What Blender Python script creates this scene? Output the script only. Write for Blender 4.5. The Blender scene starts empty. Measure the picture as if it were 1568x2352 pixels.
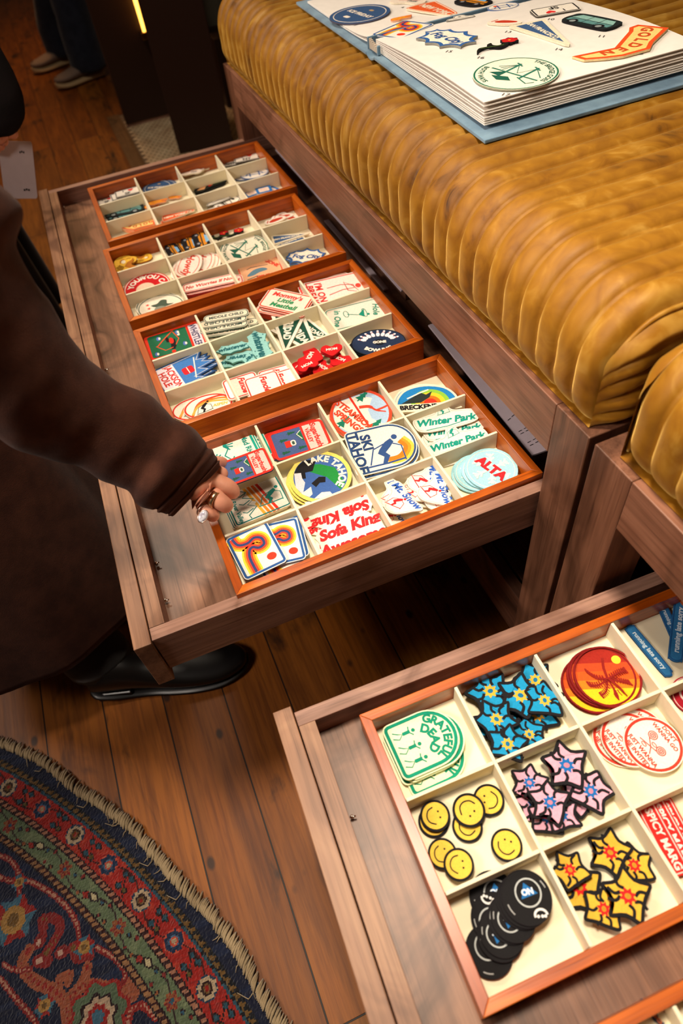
import bpy, bmesh, math, random
from mathutils import Vector, Matrix, noise
random.seed(7)
S = bpy.context.scene
COL = S.collection
# ---------------------------------------------------------------- camera, world, lights, exposure
F_PX = 1527.704
CAM_ROT = (0.683834, 0.102143, -0.392402)
H0 = 0.48                                   # height of the tray rims above the floor
CAM_LOC = Vector((0.021, -1.320, 0.627 + H0))
cam_data = bpy.data.cameras.new('camera')
cam = bpy.data.objects.new('camera', cam_data); COL.objects.link(cam)
cam_data.sensor_fit = 'VERTICAL'; cam_data.sensor_height = 36.0
cam_data.lens = 36.0 * F_PX / 2352.0
cam_data.clip_start = 0.02; cam_data.clip_end = 50
cam.location = CAM_LOC; cam.rotation_mode = 'XYZ'; cam.rotation_euler = CAM_ROT
cam_data.dof.use_dof = True; cam_data.dof.focus_distance = 0.86; cam_data.dof.aperture_fstop = 4.5
S.camera = cam
S.view_settings.view_transform = 'Standard'; S.view_settings.look = 'None'
S.view_settings.gamma = 1.0; S.view_settings.exposure = -0.06
S.view_settings.use_curve_mapping = False
world = bpy.data.worlds.new('room_ambient'); S.world = world; world.use_nodes = True
world.node_tree.nodes['Background'].inputs[0].default_value = (1.0, 0.62, 0.36, 1)
world.node_tree.nodes['Background'].inputs[1].default_value = 0.045

def area(name, loc, target, size, power, color, sy=None, spread=180):
    d = bpy.data.lights.new(name, 'AREA'); d.energy = power; d.color = color; d.size = size
    d.spread = math.radians(spread)
    if sy: d.shape = 'RECTANGLE'; d.size_y = sy
    o = bpy.data.objects.new(name, d); COL.objects.link(o); o.location = loc
    o.rotation_euler = (Vector(target) - Vector(loc)).to_track_quat('-Z', 'Y').to_euler()
    return o
area('ceiling_lamp', (-0.20, 0.80, 2.45), (0.15, -0.45, 0.45), 0.40, 28, (1.0, 0.84, 0.66))
area('ceiling_lamp', (0.12, -0.80, 2.55), (0.26, -1.15, 0.4), 0.35, 11, (1.0, 0.86, 0.68), spread=75)
area('side_fill', (-1.60, 0.36, 1.90), (0.42, -0.35, 0.50), 0.45, 13, (1.0, 0.86, 0.74), spread=120)
area('side_fill', (-1.05, -1.00, 1.72), (0.44, -0.62, 0.55), 0.40, 5.0, (1.0, 0.87, 0.76), spread=80)  # added fill that brightens the boards under the rail; no lamp stands here
area('ceiling_lamp', (0.2, 3.4, 2.7), (0.05, 2.4, 0.0), 0.5, 12, (1.0, 0.50, 0.20), spread=110)

# ---------------------------------------------------------------- helpers
def ray(x, y):
    d = Vector(((x - 784) / F_PX, -(y - 1176) / F_PX, -1.0))
    d.rotate(cam.rotation_euler); return d
def at(x, y, z):            # photo point -> place at height z above the tray rims
    d = ray(x, y); t = (z + H0 - CAM_LOC.z) / d.z; return CAM_LOC + d * t
def at_d(x, y, dist):
    return CAM_LOC + ray(x, y).normalized() * dist
def lin(h):
    h = h.lstrip('#'); r = []
    for i in (0, 2, 4):
        c = int(h[i:i + 2], 16) / 255
        r.append(c / 12.92 if c <= 0.04045 else ((c + 0.055) / 1.055) ** 2.4)
    return (*r, 1.0)
def new_mesh(name, verts, faces, mat=None, parent=None, smooth=False):
    me = bpy.data.meshes.new(name); me.from_pydata([tuple(v) for v in verts], [], faces); me.update()
    if smooth:
        for p in me.polygons: p.use_smooth = True
    o = bpy.data.objects.new(name, me); COL.objects.link(o)
    if mat: me.materials.append(mat)
    if parent: o.parent = parent
    return o
def tag(o, label=None, cat=None, group=None, kind=None):
    if label: o['label'] = label
    if cat: o['category'] = cat
    if group: o['group'] = group
    if kind: o['kind'] = kind
    return o
def empty(name, loc=(0, 0, 0), rz=0):
    o = bpy.data.objects.new(name, None); COL.objects.link(o); o.location = loc; o.rotation_euler = (0, 0, rz)
    o.empty_display_size = 0.02
    return o
class MB:
    def __init__(s): s.v = []; s.f = []
    def add(s, vs, fs):
        b = len(s.v); s.v += [Vector(v) for v in vs]; s.f += [[i + b for i in f] for f in fs]
    def box(s, x0, x1, y0, y1, z0, z1):
        s.add([(x0, y0, z0), (x1, y0, z0), (x1, y1, z0), (x0, y1, z0), (x0, y0, z1), (x1, y0, z1), (x1, y1, z1), (x0, y1, z1)],
              [(0, 3, 2, 1), (4, 5, 6, 7), (0, 1, 5, 4), (1, 2, 6, 5), (2, 3, 7, 6), (3, 0, 4, 7)])
    def tube(s, pts, rad, n=10, caps=True):
        pts = [Vector(p) for p in pts]; rings = []
        up = Vector((0, 0, 1))
        for i, p in enumerate(pts):
            t = (pts[min(i + 1, len(pts) - 1)] - pts[max(i - 1, 0)]).normalized()
            a = t.cross(up)
            if a.length < 1e-3: a = t.cross(Vector((1, 0, 0)))
            a.normalize(); b = t.cross(a).normalized()
            r = rad[i] if isinstance(rad, (list, tuple)) else rad
            rings.append([p + a * math.cos(k * 2 * math.pi / n) * r + b * math.sin(k * 2 * math.pi / n) * r for k in range(n)])
        base = len(s.v); s.v += [q for r in rings for q in r]
        for i in range(len(pts) - 1):
            for k in range(n):
                s.f.append([base + i * n + k, base + i * n + (k + 1) % n, base + (i + 1) * n + (k + 1) % n, base + (i + 1) * n + k])
        if caps:
            s.f.append([base + k for k in range(n)][::-1]); s.f.append([base + (len(pts) - 1) * n + k for k in range(n)])
    def build(s, name, mat, parent=None, smooth=False, bevel=0, seg=2):
        o = new_mesh(name, s.v, s.f, mat, parent, smooth)
        if bevel:
            m = o.modifiers.new('bevel', 'BEVEL'); m.width = bevel; m.segments = seg; m.limit_method = 'ANGLE'
        return o
def boxobj(name, dims, mat, parent=None, bevel=0.0008):
    m = MB(); m.box(*dims); return m.build(name, mat, parent, bevel=bevel)

# ---------------------------------------------------------------- materials
class Mt:
    def __init__(s, name):
        s.m = bpy.data.materials.new(name); s.m.use_nodes = True; s.t = s.m.node_tree
        s.n = s.t.nodes; s.l = s.t.links; s.b = s.n['Principled BSDF']
    def node(s, typ, **kw):
        n = s.n.new(typ)
        for k, v in kw.items():
            if k.startswith('i_'):
                key = k[2:].replace('_', ' ')
                n.inputs[int(key) if key.isdigit() else key].default_value = v
            else: setattr(n, k, v)
        return n
    def link(s, a, b): s.l.new(a, b)
    def coords(s, scale=(1, 1, 1), rot=(0, 0, 0), loc=(0, 0, 0), kind='Object'):
        tc = s.node('ShaderNodeTexCoord'); mp = s.node('ShaderNodeMapping')
        mp.inputs['Scale'].default_value = scale; mp.inputs['Rotation'].default_value = rot; mp.inputs['Location'].default_value = loc
        if kind == 'World':
            g = s.node('ShaderNodeNewGeometry'); s.link(g.outputs['Position'], mp.inputs['Vector'])
        else: s.link(tc.outputs[kind], mp.inputs['Vector'])
        return mp.outputs['Vector']
    def noise(s, vec, scale, detail=4, rough=0.55, dist=0.0):
        n = s.node('ShaderNodeTexNoise'); s.link(vec, n.inputs['Vector'])
        n.inputs['Scale'].default_value = scale; n.inputs['Detail'].default_value = detail
        n.inputs['Roughness'].default_value = rough; n.inputs['Distortion'].default_value = dist
        return n.outputs['Fac']
    def ramp(s, fac, stops, interp='LINEAR'):
        r = s.node('ShaderNodeValToRGB'); r.color_ramp.interpolation = interp
        e = r.color_ramp.elements
        while len(e) < len(stops): e.new(0.5)
        for k, (p, c) in enumerate(stops):
            e[k].position = p; e[k].color = c if isinstance(c, tuple) else lin(c)
        s.link(fac, r.inputs['Fac']); return r.outputs['Color']
    def mix(s, fac, a, b, blend='MIX'):
        m = s.node('ShaderNodeMix', data_type='RGBA', blend_type=blend)
        for sock, v in ((m.inputs[0], fac), (m.inputs[6], a), (m.inputs[7], b)):
            if hasattr(v, 'links'): s.link(v, sock)
            elif isinstance(v, str): sock.default_value = lin(v)
            else: sock.default_value = v
        return m.outputs[2]
    def math(s, op, a, b=0.0, c=None):
        m = s.node('ShaderNodeMath', operation=op)
        for i, v in enumerate((a, b) if c is None else (a, b, c)):
            if hasattr(v, 'links'): s.link(v, m.inputs[i])
            else: m.inputs[i].default_value = v
        return m.outputs[0]
    def bump(s, h, strength=0.2, dist=0.001):
        b = s.node('ShaderNodeBump'); s.link(h, b.inputs['Height'])
        b.inputs['Strength'].default_value = strength; b.inputs['Distance'].default_value = dist
        s.link(b.outputs['Normal'], s.b.inputs['Normal'])
    def out(s, color=None, rough=0.5, spec=0.4, **kw):
        if color is not None:
            if hasattr(color, 'links'): s.link(color, s.b.inputs['Base Color'])
            else: s.b.inputs['Base Color'].default_value = lin(color) if isinstance(color, str) else color
        if hasattr(rough, 'links'): s.link(rough, s.b.inputs['Roughness'])
        else: s.b.inputs['Roughness'].default_value = rough
        s.b.inputs['Specular IOR Level'].default_value = spec
        for k, v in kw.items(): s.b.inputs[k.replace('_', ' ')].default_value = v
        return s.m
def wood(name, c1, c2, c3, axis='Y', rough=0.42, fig=1.0, fine=1.0, world=False, coat=0.0, loc=(0, 0, 0)):
    m = Mt(name)
    k = 'World' if world else 'Object'
    st = {'X': (1.1, 16, 16), 'Y': (16, 1.1, 16), 'Z': (16, 16, 1.1)}[axis]
    v = m.coords(st, kind=k, loc=loc)
    warp = m.noise(m.coords((2, 2, 2), kind=k, loc=loc), 2.2, 2)
    va = m.node('ShaderNodeVectorMath', operation='ADD'); m.link(v, va.inputs[0])
    cmb = m.node('ShaderNodeCombineXYZ'); w2 = m.math('MULTIPLY', warp, 4.5 * fig)
    for i in range(3): m.link(w2, cmb.inputs[i])
    m.link(cmb.outputs[0], va.inputs[1])
    big = m.noise(va.outputs[0], 1.1, 3, 0.5)
    grain = m.noise(m.coords(tuple(a * (11 if a > 5 else 5) for a in st), kind=k), 1.0 * fine, 3, 0.6)
    pores = m.noise(m.coords(tuple(a * (26 if a > 5 else 9) for a in st), kind=k), 1.0, 2, 0.5)
    col = m.ramp(big, [(0.32, c1), (0.5, c2), (0.66, c3)])
    g2 = m.ramp(grain, [(0.35, (0.62, 0.58, 0.55, 1)), (0.62, (1.06, 1.06, 1.06, 1))])
    col = m.mix(0.75, col, g2, 'MULTIPLY')
    p2 = m.ramp(pores, [(0.30, (0.45, 0.4, 0.38, 1)), (0.42, (1, 1, 1, 1))])
    col = m.mix(0.6, col, p2, 'MULTIPLY')
    m.bump(m.math('ADD', grain, pores), 0.12, 0.0006)
    return m.out(col, rough, 0.35, Coat_Weight=coat, Coat_Roughness=0.25)
M = {}
M['walnut'] = wood('walnut_veneer', '#6a4733', '#8f664b', '#9c7355', 'Y', 0.45)
M['walnut_x'] = wood('walnut_edge', '#755140', '#967060', '#a37c67', 'X', 0.45, loc=(3, 1, 0))
M['walnut_floor'] = wood('walnut_drawer_floor', '#523727', '#7c5844', '#93694f', 'Y', 0.4, fig=1.5, loc=(0.6, 0.3, 0))
M['frame'] = wood('frame_walnut', '#61402e', '#825641', '#8d604a', 'Y', 0.42, fig=0.7)
M['frame_z'] = wood('leg_walnut', '#5a3a2a', '#7b523d', '#865b45', 'Z', 0.42, fig=0.7)
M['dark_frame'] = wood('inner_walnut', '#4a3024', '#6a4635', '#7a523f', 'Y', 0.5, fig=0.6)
M['mahogany'] = wood('tray_mahogany', '#a04406', '#c25f10', '#d8761c', 'X', 0.34, fig=0.5, coat=0.25)
M['mahogany_y'] = wood('tray_mahogany_side', '#983f06', '#ba580e', '#cf6c1a', 'Y', 0.36, fig=0.5, coat=0.25)

def felt(name, c):
    m = Mt(name); n = m.noise(m.coords((1, 1, 1)), 900, 3, 0.7)
    col = m.mix(m.math('MULTIPLY', n, 0.25), c, '#c9bd98')
    m.bump(n, 0.25, 0.0005); return m.out(col, 0.9, 0.15, Sheen_Weight=0.15)
M['felt'] = felt('cream_felt', '#efe4c6')

def velvet():
    m = Mt('gold_velvet')
    v = m.coords((1, 1, 1))
    big = m.noise(v, 7.0, 3, 0.55, 1.2)
    brush = m.noise(m.coords((26, 30, 20)), 1.0, 3, 0.55, 1.4)
    fac = m.math('ADD', m.math('MULTIPLY', big, 0.55), m.math('MULTIPLY', brush, 0.45))
    col = m.ramp(fac, [(0.30, '#432503'), (0.40, '#7c4d07'), (0.55, '#956412'), (0.68, '#b28636')])
    fine = m.noise(v, 1400, 2, 0.6)
    m.bump(fine, 0.25, 0.0006)
    rough = m.ramp(fac, [(0.4, (0.42,) * 3 + (1,)), (0.6, (0.62,) * 3 + (1,))])
    m.b.inputs['Sheen Tint'].default_value = lin('#ffd77a')
    return m.out(col, 0.52, 0.3, Sheen_Weight=0.9, Sheen_Roughness=0.3)
M['velvet'] = velvet()
def cloth(name, c, c2, scale=500, rough=0.9, bump=0.3, sheen=0.2):
    m = Mt(name); v = m.coords((1, 1, 1)); n = m.noise(v, scale, 3, 0.7); b = m.noise(v, scale / 22, 4, 0.6)
    col = m.mix(m.ramp(b, [(0.35, (0, 0, 0, 1)), (0.65, (1, 1, 1, 1))]), c, c2)
    col = m.mix(m.math('MULTIPLY', n, 0.35), col, c2)
    m.bump(n, bump, 0.0012); return m.out(col, rough, 0.15, Sheen_Weight=sheen)
M['coat'] = cloth('brown_wool', '#341a12', '#4a2a1e', 700, 0.95, 0.5, 0.05)
M['black_cloth'] = cloth('black_cloth', '#0d0908', '#171010', 400, 0.95, 0.3, 0.0)
M['trouser'] = cloth('dark_trouser_cloth', '#0c0909', '#161112', 400, 0.95)
M['denim'] = cloth('dark_denim', '#1e2433', '#2b3243', 600, 0.9)
M['book_cloth'] = cloth('blue_book_cloth', '#4b6b84', '#7393a8', 420, 0.85, 0.35, 0.3)
M['book_line'] = Mt('dark_blue_fold').out('#2c4257', 0.8)
def plain(name, c, rough=0.5, spec=0.4, **kw):
    m = Mt(name); n = m.noise(m.coords((1, 1, 1)), 60, 4); col = m.mix(m.math('MULTIPLY', n, 0.16), c, (0.02, 0.015, 0.01, 1))
    return m.out(col, rough, spec, **kw)
M['paper'] = plain('white_paper', '#f6efe6', 0.55, 0.3)
M['paper_edge'] = plain('cream_paper', '#e9dccb', 0.7)
M['ink'] = plain('black_ink', '#1d1a1a', 0.7)
M['card'] = plain('grey_card', '#c9bcc0', 0.6)
M['board'] = plain('lilac_grey_board', '#c4b4bc', 0.7)
M['board_edge'] = plain('blue_grey_board_edge', '#7c86a0', 0.7)
M['leather'] = Mt('black_leather').out('#0b0909', 0.32, 0.5)
M['metal'] = Mt('steel').out('#d8d4cc', 0.18, 0.5, Metallic=1.0)
M['gold'] = Mt('pale_gold').out('#f0cfa6', 0.28, 0.5, Metallic=1.0)
M['silver'] = Mt('rose_silver').out('#e0c4b6', 0.3, 0.5, Metallic=1.0)
M['brass'] = Mt('brass').out('#9a7440', 0.3, 0.5, Metallic=1.0)
m = Mt('moonstone'); nz = m.noise(m.coords((1, 1, 1)), 320, 3)
M['stone'] = m.out(m.ramp(nz, [(0.35, '#9a93a3'), (0.6, '#cfd0da')]), 0.12, 0.6)
m = Mt('skin'); nz = m.noise(m.coords((1, 1, 1)), 90, 4, 0.6); nf = m.noise(m.coords((1, 1, 1)), 1500, 2)
m.bump(nf, 0.12, 0.0004)
M['skin'] = m.out(m.mix(nz, '#c98468', '#dda088'), 0.45, 0.4, Subsurface_Weight=0.12, Subsurface_Scale=0.006)
M['nail'] = plain('nail', '#e3b5a3', 0.25)
M['hair'] = plain('dark_brown_hair', '#1c110b', 0.9, 0.1)
M['darkpanel'] = plain('dark_brown_paint', '#2c1810', 0.5, 0.3)
M['wall'] = plain('grey_green_wall', '#66665c', 0.8)
M['shoe_grey'] = plain('grey_mesh', '#8a7970', 0.8)
M['shoe_sole'] = plain('cream_rubber', '#cfb389', 0.7)
M['shoe_dark'] = plain('charcoal_mesh', '#2b2422', 0.8)
# ---------------------------------------------------------------- floor and room
def floor_mat():
    m = Mt('reclaimed_floorboards')
    g = m.node('ShaderNodeNewGeometry'); sp = m.node('ShaderNodeSeparateXYZ'); m.link(g.outputs['Position'], sp.inputs[0])
    cb = m.node('ShaderNodeCombineXYZ'); m.link(sp.outputs['Y'], cb.inputs['X'])
    m.link(m.math('ADD', sp.outputs['X'], 0.4035 + 2.1), cb.inputs['Y'])
    br = m.node('ShaderNodeTexBrick'); m.link(cb.outputs[0], br.inputs['Vector'])
    br.offset = 0.37; br.inputs['Scale'].default_value = 1.0
    br.inputs['Color1'].default_value = (0, 0, 0, 1); br.inputs['Color2'].default_value = (1, 1, 1, 1)
    br.inputs['Mortar Size'].default_value = 0.0014; br.inputs['Mortar Smooth'].default_value = 0.3
    br.inputs['Brick Width'].default_value = 1.25; br.inputs['Row Height'].default_value = 0.105
    ident = br.outputs['Color']
    off = m.node('ShaderNodeVectorMath', operation='SCALE'); m.link(ident, off.inputs[0]); off.inputs['Scale'].default_value = 7.0
    def shifted(scale):
        v = m.coords(scale, kind='World'); a = m.node('ShaderNodeVectorMath', operation='ADD')
        m.link(v, a.inputs[0]); m.link(off.outputs[0], a.inputs[1]); return a.outputs[0]
    fig = m.noise(shifted((9, 1.3, 1)), 1.6, 4, 0.55, 1.2)
    grain = m.noise(shifted((150, 7, 1)), 1.0, 4, 0.65)
    stain = m.noise(shifted((5.5, 2.6, 1)), 1.7, 5, 0.62, 0.6)
    base = m.ramp(ident, [(0.0, '#75400c'), (0.35, '#8c5014'), (0.7, '#754312'), (1.0, '#985f1e')])
    base = m.mix(0.7, base, m.ramp(fig, [(0.33, (0.55, 0.47, 0.40, 1)), (0.55, (1, 1, 1, 1)), (0.7, (1.15, 1.1, 1.05, 1))]), 'MULTIPLY')
    base = m.mix(0.8, base, m.ramp(grain, [(0.36, (0.58, 0.52, 0.46, 1)), (0.58, (1.05, 1.05, 1.05, 1))]), 'MULTIPLY')
    base = m.mix(m.ramp(stain, [(0.57, (0, 0, 0, 1)), (0.70, (0.92,) * 3 + (1,))]), base, '#1c0f07')
    vo = m.node('ShaderNodeTexVoronoi'); m.link(shifted((15, 9, 1)), vo.inputs['Vector']); vo.inputs['Scale'].default_value = 1.0
    knot = m.ramp(vo.outputs['Distance'], [(0.07, (0.92,) * 3 + (1,)), (0.12, (0, 0, 0, 1))])
    base = m.mix(knot, base, '#2a170b')
    base = m.mix(br.outputs['Fac'], base, '#140b06')
    h = m.math('SUBTRACT', m.math('MULTIPLY', grain, 0.5), m.math('MULTIPLY', br.outputs['Fac'], 2.0))
    m.bump(h, 0.35, 0.0015)
    return m.out(base, 0.5, 0.25)
M['floor'] = floor_mat()
f = MB(); f.box(-3.0, 0.19, -2.6, 6.5, -0.03, 0); f.box(0.19, 3.0, -2.6, 1.35, -0.03, 0); f.box(0.19, 3.0, 2.21, 6.5, -0.03, 0)
tag(f.build('floor', M['floor']), kind='structure')
# mosaic of small hexagon tiles beyond the boards, with its wooden threshold
grout = boxobj('floor_grout', (0.245, 3.0, 1.35, 2.21, -0.03, -0.002), plain('grey_grout', '#6b5844', 0.9), bevel=0); tag(grout, kind='structure')
hx = MB(); r = 0.0135
for i in range(34):
    for j in range(36):
        cx = 0.262 + i * r * 1.86 + (j % 2) * r * 0.93; cy = 1.36 + j * r * 1.62
        if cy > 2.2 or cx > 0.95: continue
        vs = [(cx + math.sin(k * math.pi / 3) * r * 0.94, cy + math.cos(k * math.pi / 3) * r * 0.94, -0.0005) for k in range(6)]
        hx.add(vs, [[5, 4, 3, 2, 1, 0]])
mt = Mt('cream_hexagon_tile'); nn = mt.noise(mt.coords((1, 1, 1), kind='World'), 14, 3)
tag(hx.build('floor_tiles', mt.out(mt.ramp(nn, [(0.3, '#b39573'), (0.7, '#d8c29e')]), 0.35)), kind='structure')
th = boxobj('trim_1', (0.188, 0.245, 1.0, 2.215, -0.02, 0.003), wood('threshold_oak', '#3c2a18', '#5a4024', '#66492b', 'Y', 0.5)); tag(th, kind='structure')
d1 = boxobj('door_1', (0.254, 0.62, 2.03, 2.075, 0.012, 2.1), M['darkpanel'], bevel=0.002); tag(d1, kind='structure')
boxobj('door_foot', (0.254, 0.62, 2.034, 2.075, 0.0, 0.012), M['walnut_x'], d1)
d2 = boxobj('door_2', (0, 0.222, 0, 0.05, 0.0, 2.1), M['darkpanel'], bevel=0.002); d2.location = (0.392, 1.603, 0); d2.rotation_euler = (0, 0, math.radians(-9)); tag(d2, kind='structure')
wl = boxobj('wall_far', (0.62, 3.0, 2.24, 2.30, 0.235, 2.6), M['wall'], bevel=0); tag(wl, kind='structure')
bb = boxobj('baseboard_far', (0.62, 3.0, 2.22, 2.30, 0.0, 0.235), M['darkpanel'], bevel=0.002); tag(bb, kind='structure')
dc = boxobj('trim_2', (0.70, 0.80, 1.95, 2.05, -0.002, 0.26), M['darkpanel'], bevel=0.002); tag(dc, kind='structure')
# narrow glowing lamp fixed beside the dark doors
lamp = empty('wall_lamp', (0.436, 2.0, 0.0)); tag(lamp, 'narrow glowing amber wall lamp between the two dark panels', 'lamp')
mm = Mt('lit_amber_glass'); mm.b.inputs['Emission Color'].default_value = lin('#ffb347'); mm.b.inputs['Emission Strength'].default_value = 5.0
mb = MB(); mb.tube([(0, 0, 0.33), (0, 0, 0.52), (0, 0, 0.80)], [0.006, 0.012, 0.012], 16); mb.build('lamp_shade', mm.out('#ffc46a', 0.3), lamp, True)
mb = MB(); mb.box(-0.016, 0.016, -0.012, 0.030, 0.305, 0.33); mb.build('bracket', M['brass'], lamp, bevel=0.002)

# ---------------------------------------------------------------- benches with pulled out drawers
Z = H0
def bench(name, label, xf, y0, y1, legs, rail_hi=0.138, rail_lo=0.067):
    b = empty(name, (xf, (y0 + y1) / 2, 0)); tag(b, label, 'bench', 'walnut benches under the gold cushions')
    L = Vector(b.location)
    def bx(nm, x0, x1, a, c, z0, z1, mat, bev=0.0012):
        return boxobj(nm, (x0 - L.x, x1 - L.x, a - L.y, c - L.y, z0, z1), mat, b, bev)
    bx('rail', xf, xf + 0.024, y0 + 0.0565, y1 - 0.0565, Z + rail_lo, Z + rail_hi, M['frame'])
    bx('rail', xf + 0.70, xf + 0.724, y0 + 0.0565, y1 - 0.0565, Z + rail_lo, Z + rail_hi, M['frame'])
    for yy in (y0, y1 - 0.056):
        for xx in (xf, xf + 0.669):
            bx('leg', xx, xx + 0.055, yy, yy + 0.056, 0, Z + rail_hi, M['frame_z'])
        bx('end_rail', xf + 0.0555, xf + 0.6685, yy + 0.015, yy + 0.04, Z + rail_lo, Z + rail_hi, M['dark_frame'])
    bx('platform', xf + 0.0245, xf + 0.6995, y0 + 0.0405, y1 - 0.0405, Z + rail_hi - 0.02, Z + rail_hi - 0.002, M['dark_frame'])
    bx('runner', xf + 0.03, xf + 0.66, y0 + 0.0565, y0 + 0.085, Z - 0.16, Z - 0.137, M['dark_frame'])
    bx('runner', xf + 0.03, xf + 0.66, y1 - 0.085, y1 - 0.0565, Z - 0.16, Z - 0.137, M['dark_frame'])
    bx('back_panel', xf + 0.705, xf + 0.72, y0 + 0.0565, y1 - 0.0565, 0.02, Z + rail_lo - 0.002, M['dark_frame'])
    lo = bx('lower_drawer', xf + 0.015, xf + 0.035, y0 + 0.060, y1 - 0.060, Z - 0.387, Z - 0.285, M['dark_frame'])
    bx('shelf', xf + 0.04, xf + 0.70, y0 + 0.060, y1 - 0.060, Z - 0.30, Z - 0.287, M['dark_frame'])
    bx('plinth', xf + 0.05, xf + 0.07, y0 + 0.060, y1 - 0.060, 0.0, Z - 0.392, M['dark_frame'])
    return b
bench1 = bench('storage_bench', 'walnut bench with the long open drawer of four trays', 0.385, -0.957, 0.388, 0)
bench2 = bench('storage_bench', 'walnut bench at right with the nearer open drawer', 0.385, -2.32, -0.966, 0)

def drawer(b, loc, rz, ya, yb, depth, panel=(0.088, 0.020), box_h=0.068, wall=0.0165, fl=0.033, ybox=None):
    """loc = outer face of the front panel, at rim height; ya/yb local ends of the panel"""
    d = MB(); t = panel[1] + 0.0012; s = 0.018
    y0, y1 = ybox
    d.box(t, t + s, y0 + wall, y1 - wall, -box_h, -0.0005)
    d.box(t, depth, y0, y0 + wall, -box_h, 0); d.box(t, depth, y1 - wall, y1, -box_h, 0)
    d.box(depth - s, depth, y0 + wall, y1 - wall, -box_h, -0.0005)
    o = d.build('drawer', M['walnut_x'], b, bevel=0.0007)
    o.location = Vector(loc) - Vector(b.location); o.rotation_euler = (0, 0, rz)
    boxobj('drawer_bottom', (t + s, depth - s, y0 + wall, y1 - wall, -box_h + 0.004, -fl), M['walnut_floor'], o, 0)
    boxobj('drawer_front', (0, panel[1], ya, yb, -panel[0], 0.001), M['walnut'], o, 0.0009)
    boxobj('inner_front', (t + 0.0004, t + s, y0 + wall + 0.0002, y1 - wall - 0.0002, -0.003, 0.0004), M['walnut'], o, 0.0003)
    return o
dr1 = drawer(bench1, (-0.1085, -0.2615, Z - 0.008), math.radians(-1.0), -0.6295, 0.6295, 0.80, ybox=(-0.6255, 0.6185))
dr2 = drawer(bench2, (-0.003, -1.007, Z - 0.043), math.radians(-2.4), -1.26, 0.0, 0.80, ybox=(-1.253, -0.008), fl=0.034)
def pin(parent, x, y, z):
    p = MB(); p.tube([(x, y, z - 0.004), (x, y, z), (x, y, z + 0.002)], [0.0018, 0.0018, 0.0008], 10)
    p.tube([(x - 0.002, y, z - 0.001), (x + 0.004, y - 0.001, z)], 0.0009, 8); p.build('shelf_pin', M['metal'], parent, True)
for yy in (0.58, -0.07, -0.50, -0.56): pin(dr1, 0.042, yy, -0.026)
pin(dr2, 0.042, -0.12, -0.026); pin(dr2, 0.36, -0.03, -0.026)

# ---------------------------------------------------------------- trays
TW, TD, TH, WALL = 0.40, 0.2694, 0.0385, 0.0105
DY = (0.0955, 0.1800)
def tray(x0, y0, th, zr, label, rows=DY):
    t = empty('display_tray', (x0, y0, Z + zr), th); tag(t, label, 'tray', 'mahogany display trays in the drawers')
    def side(nm, q, mat):   # mitred wall from four outline points
        m = MB(); m.add([(x, y, -TH) for x, y in q] + [(x, y, 0) for x, y in q], [(0, 3, 2, 1), (4, 5, 6, 7), (0, 1, 5, 4), (1, 2, 6, 5), (2, 3, 7, 6), (3, 0, 4, 7)])
        m.build(nm, mat, t, bevel=0.0006)
    w = WALL; W, D = TW, TD
    side('tray_wall', [(0, 0), (w, -w), (W - w, -w), (W, 0)][::-1], M['mahogany'])
    side('tray_wall', [(0, -D), (W, -D), (W - w, -D + w), (w, -D + w)], M['mahogany'])
    side('tray_wall', [(0, 0), (0, -D), (w, -D + w), (w, -w)], M['mahogany_y'])
    side('tray_wall', [(W, 0), (W - w, -w), (W - w, -D + w), (W, -D)], M['mahogany_y'])
    boxobj('liner', (w + 0.0003, W - w - 0.0003, -D + w + 0.0003, -w - 0.0003, -0.036, -0.0300), M['felt'], t, 0)
    hw = 0.0017
    for i in (1, 2, 3):
        x = 0.0107 + i * 0.0948
        boxobj('divider', (x - hw, x + hw, -D + w + 0.0006, -w - 0.0006, -0.0298, -0.0014), M['felt'], t, 0.0004)
    xs = [w + 0.0006] + [0.0107 + i * 0.0948 for i in (1, 2, 3)] + [W - w - 0.0006]
    for y in rows:
        m = MB()
        for i in range(4):
            m.box(xs[i] + (hw + 0.0001 if i else 0), xs[i + 1] - (hw + 0.0001 if i < 3 else 0), -y - hw, -y + hw, -0.0298, -0.0018)
        m.build('divider', M['felt'], t, bevel=0.0004)
    return t
TR = [(0.00653, 0.29208, 0.0052, 0, 'mahogany tray at the far end of the long drawer'),
      (-0.00670, -0.00310, 0.0060, 0, 'mahogany tray second from the far end, holding the round red patch'),
      (-0.00442, -0.30207, 0.0158, 0, 'mahogany tray with red heart patches, third from the far end'),
      (0.00458, -0.60854, 0.0017, 0, 'mahogany tray nearest the hand, holding ski patches'),
      (0.07925, -1.0476, -0.034, -0.042, 'mahogany tray with smiley patches in the nearer drawer')]
for a in TR: tray(*a)
tray(0.105, -1.352, -0.034, -0.042, 'mahogany tray at the bottom right corner, mostly out of view')

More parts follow.
